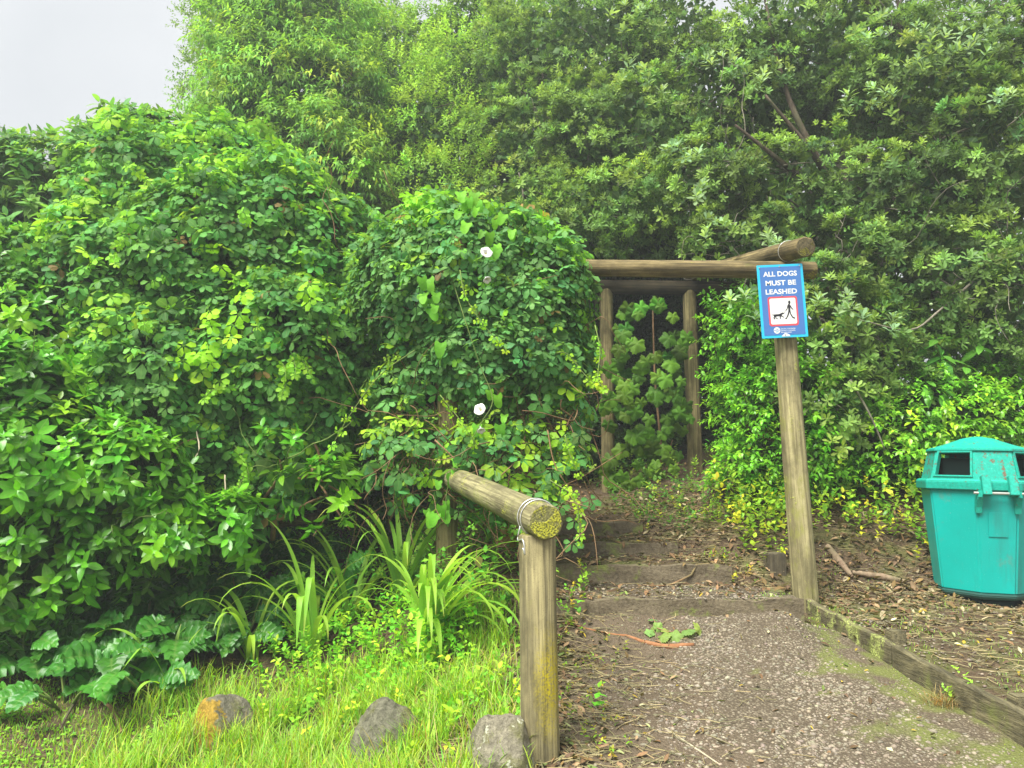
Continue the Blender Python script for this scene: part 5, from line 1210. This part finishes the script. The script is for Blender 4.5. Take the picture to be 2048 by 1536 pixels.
# clover-like lawn leaves
lv = Leaves(); p = scatter(9000, -4.5, -.6, 2.6, 5.0, lambda x, y: sstep(-.6, -1.3, x)*np.clip(.4+.9*lump(x, y, 0, 2, 2), .05, 1)); p[:, 2] += rng.uniform(.005, .035, len(p)); n_ = len(p)
lv.add(p, rdir(n_)*[1, 1, .3], UP+.4*rdir(n_), rng.uniform(.15, .3, n_), jit((.14, .3, .035), n_, .22), np.zeros(n_, int)); lv.done('fill')
V, T, C = build_leaves(lv, np.arange(n_), 'fill', np.zeros(3)); tag(link('lawn_clover', npmesh('lawn_clover', V, T, C, M_LEAF)), 'small round clover leaves in the short lawn', 'clover', None, 'stuff')

# gravel
bm = bmesh.new(); bmesh.ops.create_icosphere(bm, subdivisions=1, radius=1); sv = np.array([v.co[:] for v in bm.verts]); sf = np.array([[v.index for v in f.verts] for f in bm.faces]); bm.free()
onpath = lambda x, y: (.15+.85*sstep(.0, .5, board_x(y)-x))*sstep(.25, .95, x-.15*np.sin(3*y)-.15*(y-3.5))*np.clip(.55+.75*lump(x, y, 0, 1.7, 5), .06, 1)
p = scatter(10000, .1, 2.2, 2.35, 4.72, onpath); q = scatter(2400, 1.85, 4.2, 2.6, 5.7, lambda x, y: sstep(0, .1, x-board_x(y)-.07)*.8); q2 = scatter(700, -.2, 1.6, 4.72, 5.2, lambda x, y: np.ones_like(x)*.9)
p = np.vstack([p, q, q2]); n_ = len(p); sc_ = .0047*np.exp(rng.normal(0, .42, n_)); sc_ = np.clip(sc_, .002, .016)
an = rng.uniform(0, 6.28, n_); c_, s_ = np.cos(an), np.sin(an); Rm = np.zeros((n_, 3, 3)); Rm[:, 0, 0] = c_; Rm[:, 0, 1] = -s_; Rm[:, 1, 0] = s_; Rm[:, 1, 1] = c_; Rm[:, 2, 2] = 1
sh = np.stack([rng.uniform(1, 1.7, n_), rng.uniform(.75, 1.1, n_), rng.uniform(.45, .8, n_)], -1)*sc_[:, None]
V = np.einsum('nij,nmj->nmi', Rm, sv[None]*(1+rng.normal(0, .13, (n_, len(sv), 1)))*sh[:, None]) + p[:, None] + np.array([0, 0, .009])
C = np.ones((n_, len(sv), 4)); C[..., :3] = (np.array((.235, .2, .143))*np.exp(rng.normal(0, .2, (n_, 1)))*(1+rng.normal(0, .04, (n_, 3))))[:, None]
tag(link('gravel', npmesh('gravel', V.reshape(-1, 3), (sf[None]+(np.arange(n_)*len(sv))[:, None, None]).reshape(-1, 3), np.clip(C, 0, .7).reshape(-1, 4), M_STONE, False)), 'loose grey gravel on the path and in front of the bin', 'gravel', None, 'stuff')

# litter: dead leaves, straw and twigs
def litter(name, p, s, cols, label, kind='dry', mat=M_DRY, up=1.2):
    n_ = len(p); lv = Leaves(); ci = rng.integers(0, len(cols), n_); cc = np.array(cols)[ci]*np.exp(rng.normal(0, .25, (n_, 1)))
    p = p.copy(); p[:, 2] += .010+rng.uniform(0, .012, n_)
    lv.add(p, rdir(n_)*[1, 1, .25], UP*up+.5*rdir(n_), s*rng.uniform(.5, 1.25, n_), cc, rng.integers(0, 9, n_)); lv.done(kind)
    V, T, C = build_leaves(lv, np.arange(n_), kind, np.zeros(3)); tag(link(name, npmesh(name, V, T, C, mat)), label, 'leaf litter', None, 'stuff')
brown = [(.16, .09, .045), (.24, .14, .07), (.10, .06, .03), (.3, .2, .11), (.13, .08, .05), (.20, .13, .05)]
mixl = brown + [(.3, .33, .14), (.45, .42, .25), (.16, .22, .05), (.45, .33, .04)]
steps_d = lambda x, y: np.ones_like(x)*.8
litter('leaf_litter', np.vstack([scatter(3200, .75, 3.6, 5.05, 7.2, lambda x, y: sstep(-.05, .35, x-bank_x(y))*.9), scatter(600, 1.9, 3.6, 4.3, 5.3, lambda x, y: np.clip((y-4.2), 0, 1))]), .75, brown+[(.4, .33, .2)], 'brown dead leaves and debris covering the bank beside the steps')
litter('scattered_leaves', np.vstack([scatter(1000, -.2, 1.9, 2.5, 4.9, lambda x, y: .12+.85*sstep(1.0, .2, x)), scatter(700, -.35, 1.3, 4.7, 7.5, steps_d), scatter(1000, 1.95, 4, 2.7, 5.4, lambda x, y: sstep(0, .1, x-board_x(y)-.07))]), .5, mixl, 'scattered pale, green and brown fallen leaves on the steps and gravel')
litter('bank_litter', scatter(2200, -1.0, .55, 2.7, 4.9, lambda x, y: sstep(-1., -.3, x)*sstep(.55, .2, x)), .6, brown+[(.34, .22, .12), (.14, .2, .05)], 'brown dead leaves between the rocks and the fence post')
litter('dark_litter', scatter(2600, -3, 2.5, 4.8, 9, lambda x, y: np.ones_like(x)*.9), .8, brown, 'dead leaves under the bushes')
def straws(name, p, L_, r, cols, label):
    n_ = len(p); az = rng.uniform(0, 6.28, n_); d = np.stack([np.cos(az), np.sin(az), rng.normal(0, .12, n_)], -1); ln = L_*rng.uniform(.4, 1.4, n_)
    sd_ = np.stack([-np.sin(az), np.cos(az), np.zeros(n_)], -1); b = p+UP*(.013+rng.uniform(0, .012, n_))[:, None]; V = []
    for t in (0, .5, 1):
        e = b + d*(ln*(t-.5))[:, None] + sd_*(ln*.12*math.sin(math.pi*t)*rng.normal(0, 1, n_))[:, None]
        V += [e-sd_*r, e+UP*r*1.3, e+sd_*r]
    V = np.stack(V, 1); T = np.array([(0, 1, 4), (0, 4, 3), (1, 2, 5), (1, 5, 4), (3, 4, 7), (3, 7, 6), (4, 5, 8), (4, 8, 7)])
    C = np.ones((n_, 9, 4)); C[..., :3] = (np.array(cols)[rng.integers(0, len(cols), n_)]*np.exp(rng.normal(0, .25, (n_, 1))))[:, None]
    tag(link(name, npmesh(name, V.reshape(-1, 3), (T[None]+(np.arange(n_)*9)[:, None, None]).reshape(-1, 3), C.reshape(-1, 4), M_DRY)), label, 'twigs', None, 'stuff')
sc_cols = [(.2, .12, .06), (.28, .18, .09), (.12, .08, .05), (.34, .25, .13)]
straws('fallen_twigs', np.vstack([scatter(1900, .75, 3.4, 5.0, 7.0, lambda x, y: sstep(0, .3, x-bank_x(y))*.9), scatter(1900, -.4, 1.2, 2.6, 4.7, lambda x, y: .12+.88*sstep(.9, .3, x)), scatter(500, -.3, 1.3, 4.7, 7.5, steps_d), scatter(1700, 1.95, 3.8, 2.7, 5.3, lambda x, y: sstep(0, .1, x-board_x(y)-.07)), scatter(2600, -1.4, .1, 2.7, 4.8, lambda x, y: np.clip(.5+.8*lump(x, y, 0, 2.5, 14), .05, 1))]), .10, .0016, sc_cols, 'thin dry twigs and straw strewn over the ground')

# ================================================================== single fallen things
def stick(name, pts, r, mat, label, cat, lift=.012, n=18):
    g = np.array([ground_at(*q) for q in pts]); g[:, 2] = surf(g[:, 0], g[:, 1]) + lift
    c = curve(g, n); c[:, 2] = np.maximum(c[:, 2], surf(c[:, 0], c[:, 1])+.004); base = c[0].copy(); V, T = tube(c, np.interp(np.linspace(0, 1, n), np.linspace(0, 1, len(r)), r), 8, .08)
    o = link(name, npmesh(name, V-base, T, None, mat)); o.location = base; return tag(o, label, cat)
M_ORANGE = bark_mat('orange_frond', (.2, .085, .035), (.36, .18, .09)); M_GREYW = bark_mat('driftwood', (.14, .09, .06), (.36, .27, .18))
stick('fallen_frond', [(1125, 1250), (1220, 1272), (1290, 1288), (1340, 1297), (1388, 1294)], [.004, .006, .012, .016, .010], M_ORANGE, 'orange-brown dry frond stalk lying across the gravel below the steps', 'stalk', .006)
stick('dry_stalk', [(1330, 1460), (1380, 1495), (1440, 1533)], [.004, .004, .003], M_PALE, 'thin yellow dry stalk on the near gravel', 'stalk', .006)
stick('dead_branch', [(1655, 1100), (1680, 1130), (1705, 1160)], [.022, .026, .012], M_GREYW, 'short rotting grey-brown branch propped on litter just beside the leaning post', 'branch', .02)
stick('dead_branch', [(1705, 1150), (1760, 1158), (1822, 1172)], [.016, .024, .014], M_GREYW, 'short pale rotting log lying on litter in front of the bank near the bin', 'branch', .015)
stick('twig_on_step', [(1285, 1180), (1340, 1175), (1425, 1160)], [.003, .006, .009], M_STEM, 'brown stick lying across the second step', 'stick', .008)
stick('curved_twig', [(1190, 1080), (1230, 1040), (1280, 1020)], [.005, .004, .003], M_STEM, 'thin curved reddish twig across the top steps', 'stick', .02)
stick('fallen_stick', [(165, 1360), (195, 1410), (225, 1440), (242, 1485)], [.006, .009, .011, .006], M_STEM, 'reddish brown stick leaning out of the acanthus onto the lawn', 'stick', .05)
stick('dark_stick', [(150, 1415), (135, 1440), (120, 1470)], [.008, .007, .005], M_BARK, 'short dark stick at the edge of the lawn', 'stick', .03)
# fallen leafy sprig
lv = Leaves(); g = ground_at(1315, 1265); p = np.array([ground_at(x, y) for x, y in [(1305, 1250), (1315, 1268), (1335, 1275), (1350, 1285), (1300, 1275), (1375, 1272), (1400, 1270), (1325, 1285)]]); p[:, 2] += .03; n_ = len(p)
lv.add(p, np.array([.4, -.2, .2])+.8*rdir(n_)*[1, 1, .4], UP+np.array([0, -.7, 0])+.5*rdir(n_), rng.uniform(.45, .75, n_), jit((.14, .22, .08), n_, .2), rng.integers(0, 4, n_)); lv.done('grape')
sr = thing('fallen_sprig', g, 'wilted pale green leafy sprig fallen on the gravel beside the orange frond', 'sprig')
for j in range(n_):
    V, T, C = build_leaves(lv, np.array([j]), 'grape', g); link('leaf', npmesh('leaf', V, T, C, M_LEAF), sr)
V, T = tube(np.array([p[0]+[0, 0, .02], p[1], p[2], p[6]-[0, 0, .02]]), [.002, .003, .003, .002], 5); link('stem', npmesh('stem', V-g, T, None, M_STEM), sr)
# dry grass tuft by the edging
g = ground_at(1880, 1412); n_ = 160; pts = np.tile(g, (n_, 1)) + rng.normal(0, .03, (n_, 3))*[1, 1, 0]; pts[:, 2] = surf(pts[:, 0], pts[:, 1])-.003
o = blade_field('dry_grass_tuft', pts, .075, .003, (.42, .27, .11), .15, 'tuft of straw-brown dry grass against the timber edging', 1.2); del o['kind']; o['category'] = 'grass tuft'
# hanging pale dead leaf
c = P(960, 1135, 4.55); V0, T0, A0 = tpl_leaf(.085, .05, .5, 5, .3, .2); C = np.ones((len(V0), 4)); C[:, :3] = (.55, .42, .2); C[:, 3] = A0
o = link('dead_leaf', npmesh('dead_leaf', V0, T0, C, M_DRY)); o.location = c; o.rotation_euler = (math.radians(70), .3, math.radians(200)); tag(o, 'single pale tan dead leaf caught in the stems left of the fence post', 'leaf')

# ================================================================== added haze, a thin volume giving a milky veil
bm = bmesh.new(); bmesh.ops.create_cube(bm, size=1, matrix=Matrix.Translation((0, 290, 5.6))@Matrix.Diagonal((830, 650, 13.6, 1)))
hz, n, b, o_ = mat_new('added_haze'); n.nodes.remove(b); pv = nd(n, 'ShaderNodeVolumePrincipled'); pv.inputs['Color'].default_value = (.93, .97, 1, 1); pv.inputs['Density'].default_value = .0052; pv.inputs['Anisotropy'].default_value = .2
n.links.new(pv.outputs[0], o_.inputs['Volume'])
tag(link('haze', bm_mesh('haze', bm, hz)), kind='stuff')
